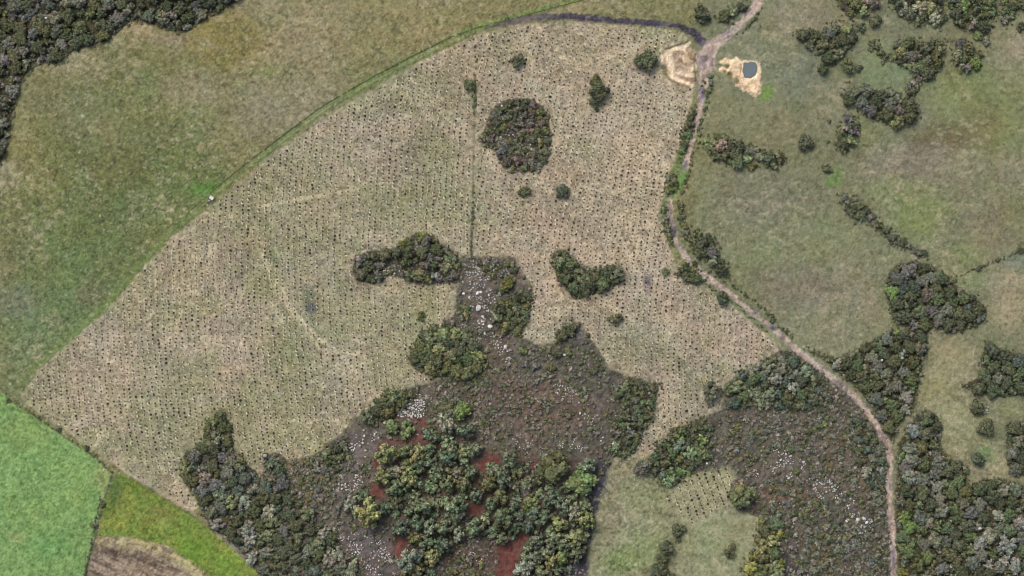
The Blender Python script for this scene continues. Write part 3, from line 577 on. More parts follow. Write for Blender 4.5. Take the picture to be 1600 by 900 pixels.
# single crowns and small known groups ------------------------------------------------
for x, y, r, t, lab in [
    (809,95,11,'dark green','round dark green bush alone near the top of the planted field'),
    (733,133,11,'olive','olive bush at the top of the ditch line in the planted field'),
    (740,150,5,'olive','small olive bush just below another on the ditch line'),
    (1009,96,20,'dark green','large round dark tree beside the western sand pit'),
    (819,299,10,'dark green','left one of two small dark bushes below the octagonal thicket'),
    (879,299,12,'dark green','right one of two small dark bushes below the octagonal thicket'),
    (658,494,9,'olive','small round olive bush on dry grass below the L shaped thicket'),
    (961,498,11,'dark green','oval dark bush alone below the heart shaped thicket'),
    (1040,425,8,'olive','small olive bush by the field edge near the track bend'),
    (376,719,9,'olive','small olive bush right of the lower left thicket tip'),
    (1097,21,14,'dark green','round dark bush just north of the muddy track end'),
    (1257,224,14,'dark green','round dark bush right of the long thicket in the pasture'),
    (1292,264,9,'dark green','small dark bush on the pasture below a narrow thicket'),
    (1295,190,4,'dark green','tiny dark bush left of the narrow pasture thicket'),
    (1294,221,3.5,'dark green','tiniest dark bush on the pasture above a small bush'),
    (1322,104,13,'olive','round olive bush on pale grass inside the ring of thickets'),
    (1341,107,7,'dark green','small dark bush touching a round olive bush on its right'),
    (1345,44,9,'dark green','small dark bush between two thickets near the top right'),
    (1366,34,11,'dark green','round dark bush at the right of a gap between thickets'),
    (1284,108,10,'dark green','round dark bush at the foot of the slanting pasture thicket'),
    (1594,42,9,'dark green','dark bush at the right edge below the top right wood'),
    (1546,540,9,'dark green','small dark bush north of the rounded green trees'),
    (1541,668,15,'dark green','oval dark green tree standing alone on the dry clearing'),
    (1525,637,13,'dark green','dark bush on the clearing with a pale shrub beside it'),
    (1540,640,8,'pale grey','pale grey shrub beside a dark bush on the clearing'),
    (1528,717,12,'dark green','dark bush with bright grass beside it on the clearing'),
    (1157,775,23,'olive','big round olive bush at the right end of the small plot'),
    (1161,765,8,'lime green','bright lime shrub inside the big round bush by the small plot'),
    (1140,859,11,'dark green','round dark bush alone on the lower meadow'),
    (1002,730,15,'grey brown','grey brown bush at the tip of the narrow planted strip'),
    (1110,612,17,'dark green','dark green bush at the right of the planted strip'),
    (1151,668,8.5,'olive','smooth olive green shrub alone on the grey heath'),
    (1288,663,5,'lime green','small bright lime shrub in the right hand scrub'),
    (1136,707,4,'mid green','small mid green shrub right of the leafy thicket'),
    (793,443,12,'yellow green','bright yellow green bush among the rocks in the middle'),
    (741,593,5,'yellow green','small yellow shrub at the foot of the olive clump'),
    (755,585,4,'yellow green','smaller yellow shrub right of another below the olive clump'),
    (862,727,28,'olive','largest dark olive tree at the top of the grove'),
    (907,752,25,'leaf green','broad pale green tree at the right edge of the grove'),
    (723,640,16,'lime green','bright lime green tree at the top of the grove'),
    (613,667,13,'leaf green','left tree of the pair ringed by red soil'),
    (636,671,14,'leaf green','right tree of the pair ringed by red soil'),
    (820,767,12,'grey brown','bare grey brown tree in the middle of the grove'),
    (823,793,8,'yellow green','yellow bush below the bare tree in the grove'),
    (807,770,6,'lime green','small lime bush left of the bare tree in the grove'),
    (787,450,9,'olive','olive shrub just left of the yellow bush among rocks'),
    (1128,466,12,'dark green','round dark bush left of the track below the bend'),
    (1206,501,5,'dark green','small dark bush on the upper side of the track'),
    (1487,436,8,'olive','olive bush where the field line meets the heart shaped wood'),
    (1530,419,6,'dark green','small bush midway along the thin pasture hedge'),
    (1558,407,4.5,'dark green','tiny bush on the thin pasture hedge near the right edge'),
    (1594,391,7,'dark green','bush at the right end of the thin pasture hedge'),
    (1248,756,6,'mid green','mid green shrub above the white stones in right scrub'),
    (1235,702,8,'mid green','leafy shrub near the top of the right hand stones'),
    (660,370,10,'yellow green','pale yellow flowering shrub at the top of the L shaped thicket'),
    (628,381,6,'yellow green','smaller yellow flowering shrub on the L shaped thicket'),
    (12,626,4,'dark green','small dark bush at the corner of the bright green crop'),
    (92,672,5,'dark green','small dark bush on the crop boundary left of another'),
    (135,700,5,'dark green','small dark bush on the crop boundary right of another'),
    (160,787,6,'dark green','dark bush on the line between the two crops'),
    (148,821,5,'dark green','lower dark bush on the line between the two crops'),
    (560,415,4,'olive','tiny olive bush at the left tip of the L shaped thicket'),
    (931,127,12,'dark green','top bush of the dark oval clump in the planted field'),
    (936,145,17,'dark green','middle and largest bush of the dark oval clump'),
    (930,160,11,'dark green','bottom bush of the dark oval clump in the planted field'),
    (1085,412,6,'dark green','small dark bush close to the track bend'),
    (1505,10,10,'lime green','bright green crown in the top right wood left of others'),
    (1525,40,7,'lime green','small bright green crown at the foot of the top right wood'),
    (1545,38,7,'lime green','bright green crown at the right foot of the top right wood'),
    (1533,25,8,'leaf green','pale green crown in the middle of the top right wood'),
    (1545,836,14,'pale grey','broad pale grey tree in the lower right wood, westernmost pale crown'),
    (1572,852,16,'pale grey','largest pale grey tree near the lower right corner'),
    (1592,818,14,'pale grey','pale grey tree at the right edge of the lower right wood'),
    (1560,806,11,'pale grey','smaller pale grey tree above the broad pale crowns'),
    (1585,885,13,'pale grey','pale grey tree nearest the bottom right corner'),
    (1410,893,9,'yellow green','orange yellow bush at the bottom beside the track'),
    (1417,862,12,'leaf green','bright leafy tree right of the lowest track bend'),
    (1424,848,9,'leaf green','bright leafy bush above another beside the lower track'),
    (1222,878,6,'lime green','lime green shrub on dark soil near the bottom edge'),
    (1214,872,4,'red','small dark red shrub on dark soil near the bottom edge'),
    (1545,12,8,'leaf green','pale green crown near the top edge in the right wood'),
    (1527,57,9,'leaf green','round pale green bush below the top right wood'),
    (1540,65,8,'grey green','grey green bush right of a pale one below the right wood'),
    ]:
    bush(x, y, r, t, label=lab, cat='tree' if r >= 13 else 'bush')
# grove trees
GROVE = [(699,661,14),(667,676,9),(678,681,10),(696,683,8),(730,672,12),(717,670,8),(607,708,17),(633,705,10),(654,708,14),(670,702,11),(703,696,13),(702,714,13),(672,717,11),(741,702,11),(726,720,8),(684,729,11),
 (600,742,14),(619,761,14),(641,746,14),(657,755,9),(650,770,8),(683,742,11),(699,755,12),(723,753,13),(743,772,11),(762,755,12),(549,788,11),(577,799,20),(567,773,10),(600,792,11),(619,784,11),(659,786,15),(639,799,9),(709,786,18),(718,799,12),
 (626,823,13),(654,814,12),(672,823,12),(696,821,13),(716,834,10),(648,838,11),(666,845,12),(692,850,13),(643,871,18),(676,869,13),(652,889,11),
 (797,716,13),(788,746,14),(823,732,6),(916,725,12),(858,779,12),(879,790,13),(853,804,10),(897,800,12),(914,811,14),(785,809,17),(743,821,14),(760,809,9),(804,825,10),(785,839,10),(823,821,11),(844,816,9),(874,816,12),(858,828,9),
 (837,844,13),(825,856,9),(865,839,12),(900,839,15),(881,849,13),(902,863,12),(855,858,12),(837,870,12),(818,888,14),(860,872,13),(848,893,13),(876,870,12),(869,888,10),(806,760,9),(782,775,12),(768,785,10),(838,752,8),(620,735,11),(655,727,12),(735,735,11),(716,738,10),(840,908,12),(865,910,12),(640,908,11),(663,905,10),(802,790,9),(885,760,10)]
gt = ['olive', 'grey green', 'soft green', 'dark green', 'cool green', 'leaf green']
for k, (x, y, r) in enumerate(GROVE):
    r_ = random.Random(k * 7 + 1); bush(x, y, r * 1.08, r_.choices(gt, [1, 1.5, 5, 1, 4.5, .3])[0], place='the grove on red soil', shape='lobed', h=r * S * 2.6)
G1 = [(590,690),(620,695),(660,690),(670,670),(690,680),(715,690),(745,705),(748,740),(745,772),(720,810),(722,840),(692,862),(680,890),(665,930),(628,930),(622,870),(640,845),(636,828),(608,812),(575,820),(540,800),(545,778),(580,772),(600,782),(606,760),(585,740)]
G2 = [(750,740),(780,715),(800,706),(830,722),(850,745),(920,770),(928,790),(925,812),(915,850),(900,872),(875,930),(805,930),(812,860),(825,832),(800,848),(775,842),(728,842),(735,818),(768,800),(750,770)]
for gi, G_ in enumerate((G1, G2)): fill(G_, 'the grove on red soil', {'olive': 1.5, 'cool green': 4, 'soft green': 5, 'leaf green': .4}, (7, 12), .84, shape='lobed', seed=60 + gi, avoid=[g_ for g_ in GROVE] + [(860,730,24),(907,752,22)])
# thickets
fill(WOOD_NW, 'the top left wood', {'dark green': 5, 'olive': 3, 'grey green': 4, 'grey brown': 2, 'pale grey': .35}, (4.5, 13), .62, seed=1, tries=6000)
fill([(1300,-40),(1305,0),(1311,15),(1330,27),(1355,25),(1372,12),(1378,-40)], 'the left topmost thicket', {'olive': 4, 'dark green': 2, 'rusty brown': 1}, (6, 11), .66, seed=2)
fill([(1383,-40),(1388,12),(1400,22),(1420,32),(1437,45),(1450,38),(1470,45),(1478,30),(1472,10),(1468,-40)], 'the second topmost thicket', {'dark green': 4, 'grey green': 3, 'olive': 2, 'pale grey': .6}, (6, 11), .66, seed=3)
fill([(1474,-40),(1480,15),(1490,40),(1515,50),(1550,50),(1556,15),(1562,-40)], 'the top right wood', {'dark green': 4, 'mid green': 3, 'grey green': 2}, (6, 11), .66, seed=4)
fill([(1562,-40),(1562,30),(1570,45),(1582,40),(1592,18),(1660,10),(1660,-40)], 'the top right corner wood', DG, (6, 10), .66, seed=5)
fill([(1240,50),(1255,48),(1285,52),(1295,35),(1320,34),(1334,45),(1336,60),(1330,75),(1318,85),(1300,102),(1285,104),(1285,90),(1265,80),(1250,64)], 'the slanting pasture thicket', {'dark green': 5, 'olive': 1, 'grey green': 1.5}, (6, 11), .66, seed=6)
fill([(1354,68),(1362,64),(1376,72),(1388,86),(1390,97),(1380,98),(1368,84)], 'the small shrub row', DG, (4, 7), .68, seed=7)
fill([(1394,75),(1400,62),(1425,60),(1445,65),(1478,62),(1476,80),(1468,105),(1460,119),(1440,131),(1430,122),(1414,105),(1397,95)], 'the upper right thicket', {'dark green': 5, 'olive': 2, 'grey green': 1.5, 'grey brown': 1}, (6, 11), .66, seed=8)
fill([(1410,142),(1420,127),(1442,124),(1436,142),(1422,152)], 'the upper right thicket', {'grey brown': 3, 'dark green': 1}, (5, 9), .66, seed=9)
fill([(1486,70),(1500,62),(1520,68),(1536,84),(1531,100),(1516,116),(1500,113),(1488,96)], 'the round right thicket', {'dark green': 5, 'olive': 2, 'lime green': .6, 'grey brown': .6}, (6, 10), .66, seed=10)
fill([(1308,150),(1325,127),(1345,129),(1370,143),(1392,140),(1412,150),(1436,160),(1440,182),(1420,197),(1400,200),(1375,190),(1345,176),(1322,166)], 'the curved pasture thicket', {'dark green': 4, 'grey green': 3, 'grey brown': 1.5, 'olive': 1}, (7, 12), .66, seed=11)
fill([(1320,180),(1333,176),(1343,198),(1339,220),(1320,241),(1307,236),(1308,208)], 'the narrow pasture thicket', {'dark green': 4, 'grey brown': 2}, (6, 10), .64, seed=12)
fill([(1098,225),(1112,206),(1140,214),(1165,226),(1190,233),(1222,239),(1227,252),(1212,264),(1190,260),(1170,267),(1140,257),(1108,250)], 'the long thicket by the track', {'dark green': 5, 'mid green': 2, 'olive': 2, 'grey green': 1, 'rusty brown': .5}, (5.5, 11), .64, seed=13)
fill([(1309,304),(1326,302),(1345,314),(1363,328),(1376,345),(1400,365),(1420,380),(1452,396),(1448,407),(1435,402),(1415,387),(1395,384),(1380,367),(1360,350),(1335,344),(1322,330)], 'the diagonal pasture hedge', {'dark green': 4, 'grey brown': 2, 'grey green': 1.5}, (4.5, 9), .66, seed=14)
fill(W_Q, "the heart shaped wood", {'dark green': 5, 'mid green': 2, 'grey green': 2, 'grey brown': 1.6, 'blue green': 1.4, 'lime green': .35, 'rusty brown': .4}, (5.5, 12), .66, seed=15, tries=5000)
fill(W_E, "the wood beside the track", {'dark green': 5, 'olive': 2, 'grey green': 2.5, 'mid green': 2, 'pale grey': .5, 'lime green': .25}, (5.5, 12), .66, seed=16, tries=5000)
fill(W_SE, 'the lower right wood', {'dark green': 4.5, 'olive': 1.6, 'grey green': 3.5, 'mid green': 2.6, 'pale grey': .45, 'lime green': .35, 'grey brown': .5, 'leaf green': .5}, (5.5, 13), .66, seed=17, tries=9000, avoid=[(1545,836,11),(1572,852,13),(1592,818,11),(1560,806,9),(1585,885,11),(1417,862,9),(1424,848,7),(1410,893,7)])
fill(W_T, 'the rounded green wood', {'dark green': 3, 'mid green': 3, 'grey green': 1, 'blue green': 1.5}, (8, 13), .68, seed=18)
fill(W_V, 'the right edge wood', {'dark green': 4, 'grey green': 3}, (6, 12), .66, seed=19)
fill([(1128,612),(1150,584),(1190,564),(1226,548),(1250,560),(1290,590),(1302,620),(1272,642),(1230,642),(1180,637),(1144,642)], "the thicket beside the track", {'dark green': 4, 'blue green': 2, 'mid green': 2, 'grey green': 2}, (5, 11), .66, seed=20)
fill([(1012,727),(1025,694),(1050,670),(1078,658),(1100,652),(1112,662),(1114,690),(1112,720),(1084,736),(1062,756),(1040,762),(1024,748)], "the leafy thicket", {'dark green': 4, 'mid green': 3, 'lime green': .9, 'olive': 1.5, 'blue green': 1}, (5, 10), .66, seed=21)
fill([(1330,640),(1362,668),(1384,705),(1384,790),(1360,790),(1345,740),(1325,690)], "the bushes along the track", {'grey green': 3, 'blue green': 3, 'dark green': 2}, (5, 10), .72, seed=22)
fill([(1195,800),(1250,775),(1300,790),(1340,830),(1380,830),(1388,910),(1240,910),(1228,850)], 'the lower right scrub', {'grey green': 3, 'grey brown': 3, 'dark green': 2}, (4, 8), .95, seed=23)
fill([(1184,812),(1215,806),(1230,830),(1217,850),(1226,880),(1228,950),(1150,950),(1160,880),(1175,860)], "the yellowish bottom clump", {'olive': 3, 'yellow green': 2, 'mid green': 1}, (6, 12), .66, seed=24)
for x, y, r, lab in [(1060,827,12,'topmost bush of the chain on the lower meadow'),(1042,856,14,'middle dark bush of the chain on the lower meadow'),(1060,842,7,'small bush in the chain between the topmost and middle ones'),(1034,872,11,'lower middle bush of the chain on the lower meadow'),(1042,900,12,'bush at the very bottom of the meadow chain'),(1028,893,18,'lowest and largest bush of the chain on the lower meadow')]:
    bush(x, y, r, 'olive' if r > 18 else 'dark green', label=lab, cat='bush')
fill([(318,700),(318,664),(328,644),(344,640),(360,660),(363,695)], "the lower left thicket's olive tip", {'olive': 5, 'dark green': 1}, (8, 13), .6, seed=25)
fill([(278,735),(290,708),(312,690),(350,692),(364,714),(380,722),(405,745),(420,752),(416,712),(440,714),(455,750),(480,790),(510,820),(535,852),(562,880),(580,950),(440,950),(415,905),(365,850),(330,825),(315,800),(303,770),(285,748)], 'the lower left thicket',
     {'dark green': 4, 'grey green': 3, 'grey brown': 2, 'blue green': 2, 'olive': 1.5, 'pale grey': .15, 'rusty brown': .4}, (5, 12), .66, seed=26, tries=8000)
fill([(640,550),(660,515),(690,505),(715,505),(740,520),(755,550),(765,575),(740,592),(700,592),(660,582),(642,567)], "the middle olive clump", {'olive': 3, 'dark green': 5, 'mid green': 1}, (6, 13), .62, seed=27)
fill([(718,500),(716,480),(728,474),(738,488),(735,505)], 'the rocky middle', DG, (5, 8), .66, seed=28)
fill([(765,480),(795,462),(828,450),(832,470),(824,500),(812,526),(790,520),(772,505)], "the thicket beside the rocks", {'dark green': 4, 'olive': 3, 'mid green': 1}, (5, 10), .66, seed=29)
fill([(724,410),(760,405),(800,405),(815,430),(790,432),(750,440),(722,450)], 'the rocky middle', {'dark green': 3, 'olive': 2, 'grey brown': 2}, (4, 8), .95, seed=30)
fill([(868,532),(872,512),(888,502),(905,506),(898,525)], "the bushes south of the heart", DG, (6, 11), .64, seed=31)
fill([(770,540),(850,545),(900,530),(945,575),(930,600),(860,580),(790,575)], "the dark middle heath", {'dark green': 3, 'olive': 2, 'grey brown': 3, 'grey green': 1}, (4, 9), .9, seed=32)
fill([(950,602),(990,592),(1032,598),(1026,632),(1010,672),(994,706),(968,718),(948,704),(958,664),(972,640)], "the thicket beside the planted strip", {'dark green': 4, 'mid green': 4, 'grey green': 1.5, 'olive': 1}, (5, 10), .66, seed=33)
fill([(570,642),(600,611),(640,607),(657,615),(640,627),(612,652),(590,657),(560,662)], "the bushes above the stones", {'dark green': 5, 'olive': 2, 'grey green': 1}, (6, 12), .64, seed=34)
fill([(478,738),(508,700),(538,680),(548,700),(532,732),(508,748)], "the bushes under the field", {'olive': 3, 'dark green': 3, 'grey green': 2}, (5, 10), .72, seed=35)
fill([(440,760),(480,745),(540,760),(545,800),(520,815),(480,790)], 'the stony lower scrub', {'grey green': 2, 'olive': 2, 'grey brown': 3}, (3.5, 7), 1.0, seed=36)
fill(LSHAPE, 'the L shaped thicket', {'dark green': 5, 'olive': 3, 'grey brown': 3}, (5, 11), .7, seed=37, avoid=[(615,418,16),(650,415,8)])
fill(OCTA, 'the octagonal thicket', {'dark green': 5, 'olive': 2, 'rusty brown': 2, 'grey brown': 1.5}, (4, 8.5), .74, seed=38, avoid=[(795,212,10),(825,228,9),(782,218,7)])
fill(HEART, 'the heart shaped thicket', {'dark green': 5, 'mid green': 4, 'olive': 2}, (6, 12), .64, seed=39)
fill([(1078,172),(1088,165),(1084,200),(1072,235),(1062,252),(1058,235),(1066,205)], "the upper track's left hedge", {'dark green': 3, 'mid green': 1}, (4, 8), .62, seed=40)
fill([(1040,275),(1056,270),(1058,295),(1048,306),(1040,300)], "the grassy gap's bushes", DG, (5, 9), .6, seed=41)
fill([(1032,325),(1042,318),(1046,350),(1054,385),(1046,380),(1036,355)], "the track bend's left hedge", DG, (4, 7), .64, seed=42)
fill([(1058,312),(1068,318),(1070,345),(1082,378),(1070,375),(1060,345)], "the track bend's right hedge", DG, (4, 7), .64, seed=43)
fill([(1075,372),(1086,358),(1106,364),(1122,380),(1126,400),(1140,420),(1136,438),(1116,430),(1100,412),(1082,392)], "the track bend's dark clump", {'dark green': 6, 'olive': 1, 'grey brown': 1}, (6, 12), .64, seed=44)
fill([(1056,424),(1070,410),(1086,418),(1102,436),(1086,444),(1064,441)], "the track bend's left clump", {'dark green': 6, 'olive': 1}, (6, 11), .62, seed=45)
fill([(1118,26),(1132,15),(1150,8),(1165,0),(1172,8),(1158,22),(1142,32),(1124,34)], 'the bushes by the upper track', {'dark green': 6, 'olive': 1}, (6, 11), .62, seed=46)
fill([(1105,118),(1114,110),(1116,130),(1110,150),(1104,150)], 'the verge below the sand pit', DG, (4, 6), .7, seed=47)
fill([(930,740),(945,716),(958,718),(942,742)], 'the dark strip beside the grove', {'mid green': 1}, (4, 6), 1.2, seed=48)
fill([(700,872),(760,865),(770,930),(690,930)], 'the foot of the grove', {'dark green': 2, 'grey brown': 2, 'olive': 1}, (4, 8), 1.1, seed=49)
def line(pts, step, rr, tints, place, jit=2, seed=0):
    r_ = np.random.default_rng(seed + 900); P = np.array(pts, float)
    for a, b in zip(P[:-1], P[1:]):
        for t in np.arange(0, 1, step / np.linalg.norm(b - a)):
            q = a + (b - a) * t + r_.normal(0, jit, 2); bush(q[0], q[1], r_.uniform(*rr), r_.choice(tints), place=place)
line([(741,62),(742,128)], 9, (1.5, 3), ['olive', 'dark green'], 'the ditch line', 1.2, 1)
line([(742,155),(741,180)], 7, (2.5, 4.5), ['olive'], 'the ditch line', 1, 2)
line([(740,300),(738,350),(735,398)], 5, (1.5, 3), ['dark green', 'grey brown'], 'the ditch line', 1, 3)
line([(1492,433),(1530,418),(1600,390)], 4, (1.3, 2.6), ['dark green', 'olive'], 'the thin pasture hedge', 1.0, 4)
line([(158,775),(150,815),(142,860),(132,900)], 5, (1.5, 3.2), ['dark green', 'blue green'], 'the crop line', 1.2, 5)
line([(10,622),(60,655),(150,715),(176,740)], 8, (1.2, 2.4), ['dark green', 'olive'], 'the crop line', 1.2, 6)
line([(1140,440),(1175,468),(1210,496),(1240,530)], 5, (2, 4), ['dark green', 'olive'], 'the verge of the track', 2, 7)
line([(1088,435),(1120,456),(1160,486),(1200,520)], 6, (1.5, 3), ['dark green', 'olive'], 'the verge of the track', 2, 8)
line([(1100,125),(1104,160),(1096,190),(1088,225),(1080,250),(1074,275),(1064,305)], 5, (2, 4), ['dark green', 'olive', 'mid green'], 'the verge of the track', 2, 9)
line([(1190,15),(1170,40),(1146,58)], 8, (2, 4.5), ['dark green'], 'the verge of the track', 1.5, 10)
line([(1060,40),(1088,55)], 14, (2, 3), ['dark green'], 'the verge of the track', 1.5, 11)

fill([(1125,650),(1180,642),(1270,645),(1330,625),(1365,668),(1385,710),(1388,900),(1240,900),(1225,850),(1190,800),(1160,745)], 'the right heath', {'grey green': 3, 'grey brown': 3, 'dark green': 3, 'olive': 2, 'blue green': 1}, (2.6, 6.5), 1.0, seed=70, tries=5000)
fill([(545,790),(470,760),(440,735),(520,700),(560,780),(620,840),(600,900),(560,880)], 'the lower scrub', {'grey green': 2, 'grey brown': 2, 'olive': 2}, (2.4, 5), 1.25, seed=71)
fill([(740,600),(860,590),(940,620),(960,680),(860,690),(760,690)], 'the brown heath', {'rusty brown': 2, 'grey brown': 3, 'olive': 1}, (2.2, 5), 1.5, seed=72)
def fringe(poly, seed, step=4.5, tints=('dark green', 'olive', 'grey green')):
    r_ = np.random.default_rng(seed + 700); P = np.array(poly, float)
    for a, b in zip(P, np.roll(P, -1, 0)):
        L_ = np.linalg.norm(b - a)
        for t in np.arange(0, 1, step / max(L_, step)):
            if r_.uniform() < .25: continue
            q = a + (b - a) * t + r_.normal(0, 2.2, 2)
            if -20 < q[0] < 1620 and -20 < q[1] < 920: bush(q[0], q[1], r_.uniform(1.3, 3.0), r_.choice(tints), place='the fringe')
for i_, P_ in enumerate(FILLED): fringe(P_, i_)
# ------------------------------------------------------------------ place trees and bushes
SHAPES_BIG, SHAPES_SMALL = ['round', 'round', 'lobed', 'fine'], ['shrub', 'shrub', 'shrub', 'twiggy']
def finish(b, k):
    r_ = random.Random(k * 13 + 5); b['rnd'] = r_
    R = b['r'] * S
    if not b['shape']:
        b['shape'] = r_.choice(['fine', 'fine', 'round'] if b['r'] >= 10 and b['place'] and 'wood' in b['place'] else SHAPES_BIG if b['r'] >= 10 else SHAPES_SMALL)
        if b['tint'] in ('grey brown', 'pale grey') and b['r'] < 10: b['shape'] = 'twiggy'
    if b['r'] >= 10 and b['shape'] in ('shrub',): b['shape'] = 'round'
    if b['h'] is None: b['h'] = R * r_.uniform(1.15, 1.55) if b['r'] >= 10 else R * r_.uniform(.8, 1.1)
    t = np.array(TINT[b['tint']]) * (.94 if b['place'] and 'grove' not in b['place'] and 'heath' not in b['place'] else 1) * r_.uniform(.82, 1.2) * (1.85 if b['shape'] == 'lobed' and b['place'] else 1); t = t * [r_.uniform(.93, 1.08), 1, r_.uniform(.9, 1.12)]
    b['rgb'] = np.clip(t, .02, .4); b['rot'] = r_.uniform(0, 6.28); b['asp'] = r_.uniform(.86, 1.14)
    b['var'] = r_.randrange(100)
for k, b in enumerate(pool): finish(b, k)
singles = [b for b in pool if b['label']]
rest = sorted([b for b in pool if not b['label']], key=lambda b: -b['r'])
trees = [b for b in singles if b['r'] >= 10] ; shrubs = [b for b in singles if b['r'] < 10]
stuff = []
for b in rest:
    vis = -b['r'] < b['x'] < 1600 + b['r'] and -b['r'] < b['y'] < 900 + b['r']
    if not vis: stuff.append(b)
    elif b['r'] >= 8.5 and len(trees) < 300: trees.append(b)
    elif b['r'] >= 3.0 and b['place'] != 'the fringe' and len(shrubs) < 300: shrubs.append(b)
    else: stuff.append(b)
def part_of(b, box):
    x0, y0, x1, y1 = box; fx = (b['x'] - x0) / max(x1 - x0, 1); fy = (b['y'] - y0) / max(y1 - y0, 1)
    v = 'upper' if fy < .34 else ('lower' if fy > .66 else ''); h = 'left' if fx < .34 else ('right' if fx > .66 else '')
    return (v + ' ' + h).strip() + ' of' if (v or h) else 'centre of'
boxes = {}
for b in pool:
    if b['place']:
        q = boxes.setdefault(b['place'], [9e9, 9e9, -9e9, -9e9])
        q[0] = min(q[0], b['x']); q[1] = min(q[1], b['y']); q[2] = max(q[2], b['x']); q[3] = max(q[3], b['y'])
from collections import defaultdict
def auto_labels(lst, noun):
    by = defaultdict(list)
    for b in lst:
        if b['label']: continue
        sz = 'large' if b['r'] >= (13 if noun == 'tree' else 8) else ('small' if b['r'] < (10.5 if noun == 'tree' else 5.5) else 'midsized')
        if b['shape'] == 'twiggy' and noun == 'bush': sz += ' twiggy'
        by[(sz, b['tint'], part_of(b, boxes[b['place']]), b['place'])].append(b)
    for (sz, t, prt, pl), L_ in by.items():
        base = f'{sz} {t} {noun}, {prt} {pl}'
        if len(L_) == 1: L_[0]['label'] = base
        elif len(L_) in (2, 3):
            L_.sort(key=lambda b: b['x']); wds = ['left', 'right'] if len(L_) == 2 else ['left', 'middle', 'right']
            for b, w_ in zip(L_, wds): b['label'] = f'{sz} {t} {noun}, {w_} of {len(L_)}, {prt} {pl}'
        else:
            for b in L_: b['label'] = base
        for b in L_: b['grp'] = f"{'bushes' if noun == 'bush' else 'trees'} of {pl}"
auto_labels(trees, 'tree'); auto_labels(shrubs, 'bush')
tree_proto = {}
def place_tree(b):
    x, y = float(WX(b['x'])), float(WY(b['y'])); z = float(ground_z(b['x'], b['y'])[0]); R = b['r'] * S
    t = empty('broadleaf_tree', (x, y, z)); t.rotation_euler = (0, 0, b['rot']); t.scale = (R * b['asp'], R / b['asp'], b['h'])
    tag(t, b['label'], 'tree', b.get('grp'))
    key = (b['shape'], b['var'] % len(ME[b['shape']]))
    if key not in tree_proto:
        tr = obj('trunk', TRUNKS[b['var'] % 3], M_bark, t); cr = obj('crown', ME[key[0]][key[1]], M_leaf, t); tree_proto[key] = (tr, cr)
    else:
        tr, cr = [o.copy() for o in tree_proto[key]]
        for o in (tr, cr): C.objects.link(o); o.parent = t
    cr.color = (*b['rgb'], 1)
shrub_proto = {}
def place_shrub(b):
    x, y = float(WX(b['x'])), float(WY(b['y'])); z = float(ground_z(b['x'], b['y'])[0]); R = b['r'] * S
    key = (b['shape'], b['var'] % len(ME[b['shape']]))
    if key not in shrub_proto: o = shrub_proto[key] = obj('bush', ME[key[0]][key[1]], M_leaf)
    else: o = shrub_proto[key].copy(); C.objects.link(o)
    o.location = (x, y, z); o.rotation_euler = (0, 0, b['rot']); o.scale = (R * b['asp'], R / b['asp'], b['h']); o.color = (*b['rgb'], 1)
    for k_ in ('label', 'category', 'group'):
        if k_ in o: del o[k_]
    tag(o, b['label'], 'bush', b.get('grp'))
for b in trees: place_tree(b)
for b in shrubs: place_shrub(b)

# many small things joined into one object ------------------------------------------------
def scatter_mesh(name, temps, pos, rot, scl, tint, which):
    vs, fs, cs, off = [], [], [], 0
    for k, (v, f, c) in enumerate(temps):
        m = np.where(which == k)[0]
        if not len(m): continue
        cr, sr = np.cos(rot[m])[:, None], np.sin(rot[m])[:, None]
        sv = v[None] * scl[m][:, None, :]
        X = sv[..., 0] * cr - sv[..., 1] * sr + pos[m, 0:1]; Y = sv[..., 0] * sr + sv[..., 1] * cr + pos[m, 1:2]; Z = sv[..., 2] + pos[m, 2:3]
        vs.append(np.stack([X, Y, Z], -1).reshape(-1, 3)); nV = len(v)
        fs.append((f[None] + (np.arange(len(m)) * nV)[:, None, None]).reshape(-1, 3) + off); off += nV * len(m)
        cs.append((c[None] * tint[m][:, None, :]).reshape(-1, 3))
    return mesh_from(name, np.vstack(vs), np.vstack(fs), np.clip(np.vstack(cs), .004, .85))
def xyz(px, py, dz=0): return np.stack([WX(px), WY(py), ground_z(px, py) + dz], -1)

lite = [crown_mesh(200 + i, 4, 20, .24, (.42, .6), core=ICO0, spread=.55, top=.55, base=.2) for i in range(4)]
if stuff:
    sx = np.array([b['x'] for b in stuff]); sy = np.array([b['y'] for b in stuff])
    R = np.array([b['r'] for b in stuff]) * S; H = np.array([b['h'] for b in stuff])
    me = scatter_mesh('undergrowth', lite, xyz(sx, sy), np.array([b['rot'] for b in stuff]), np.stack([R, R, H], -1), np.array([b['rgb'] for b in stuff]), np.arange(len(stuff)) % 4)
    tag(obj('undergrowth', me, M_stuff), 'mass of small bushes filling the woods, thickets and hedges', 'undergrowth', kind='stuff')
# low heath on the scrub ground and woodland floor
r_ = np.random.default_rng(77)
NH = 90000; hx = r_.uniform(-35, 1635, NH); hy = r_.uniform(-35, 935, NH); hz = zone_at(hx, hy)
dens = np.where(hz == 2, .50, np.where(hz == 3, .15, 0.0)); dens *= np.clip(1 + .6 * fbm(hx, hy, 22, 3, 131) + 1.5 * fbm(hx, hy, 65, 3, 134), .12, 2.2)
dens = np.where(np.min([sdist(hx, hy, P_) for P_ in ROCKY], axis=0) < 0, dens * .3, dens)
keep = r_.uniform(0, 1, NH) < dens; hx, hy, hz = hx[keep], hy[keep], hz[keep]
tiny = [crown_mesh(300 + i, 2, 11, .34, (.5, .75), core=ICO0, spread=.4, top=.45, base=.2) for i in range(4)]
tl = np.array([TINT['dark green'], TINT['grey brown'], TINT['rusty brown'], TINT['olive'], TINT['grey green'], (.22, .20, .165)])
nn = fbm(hx, hy, 40, 3, 132)
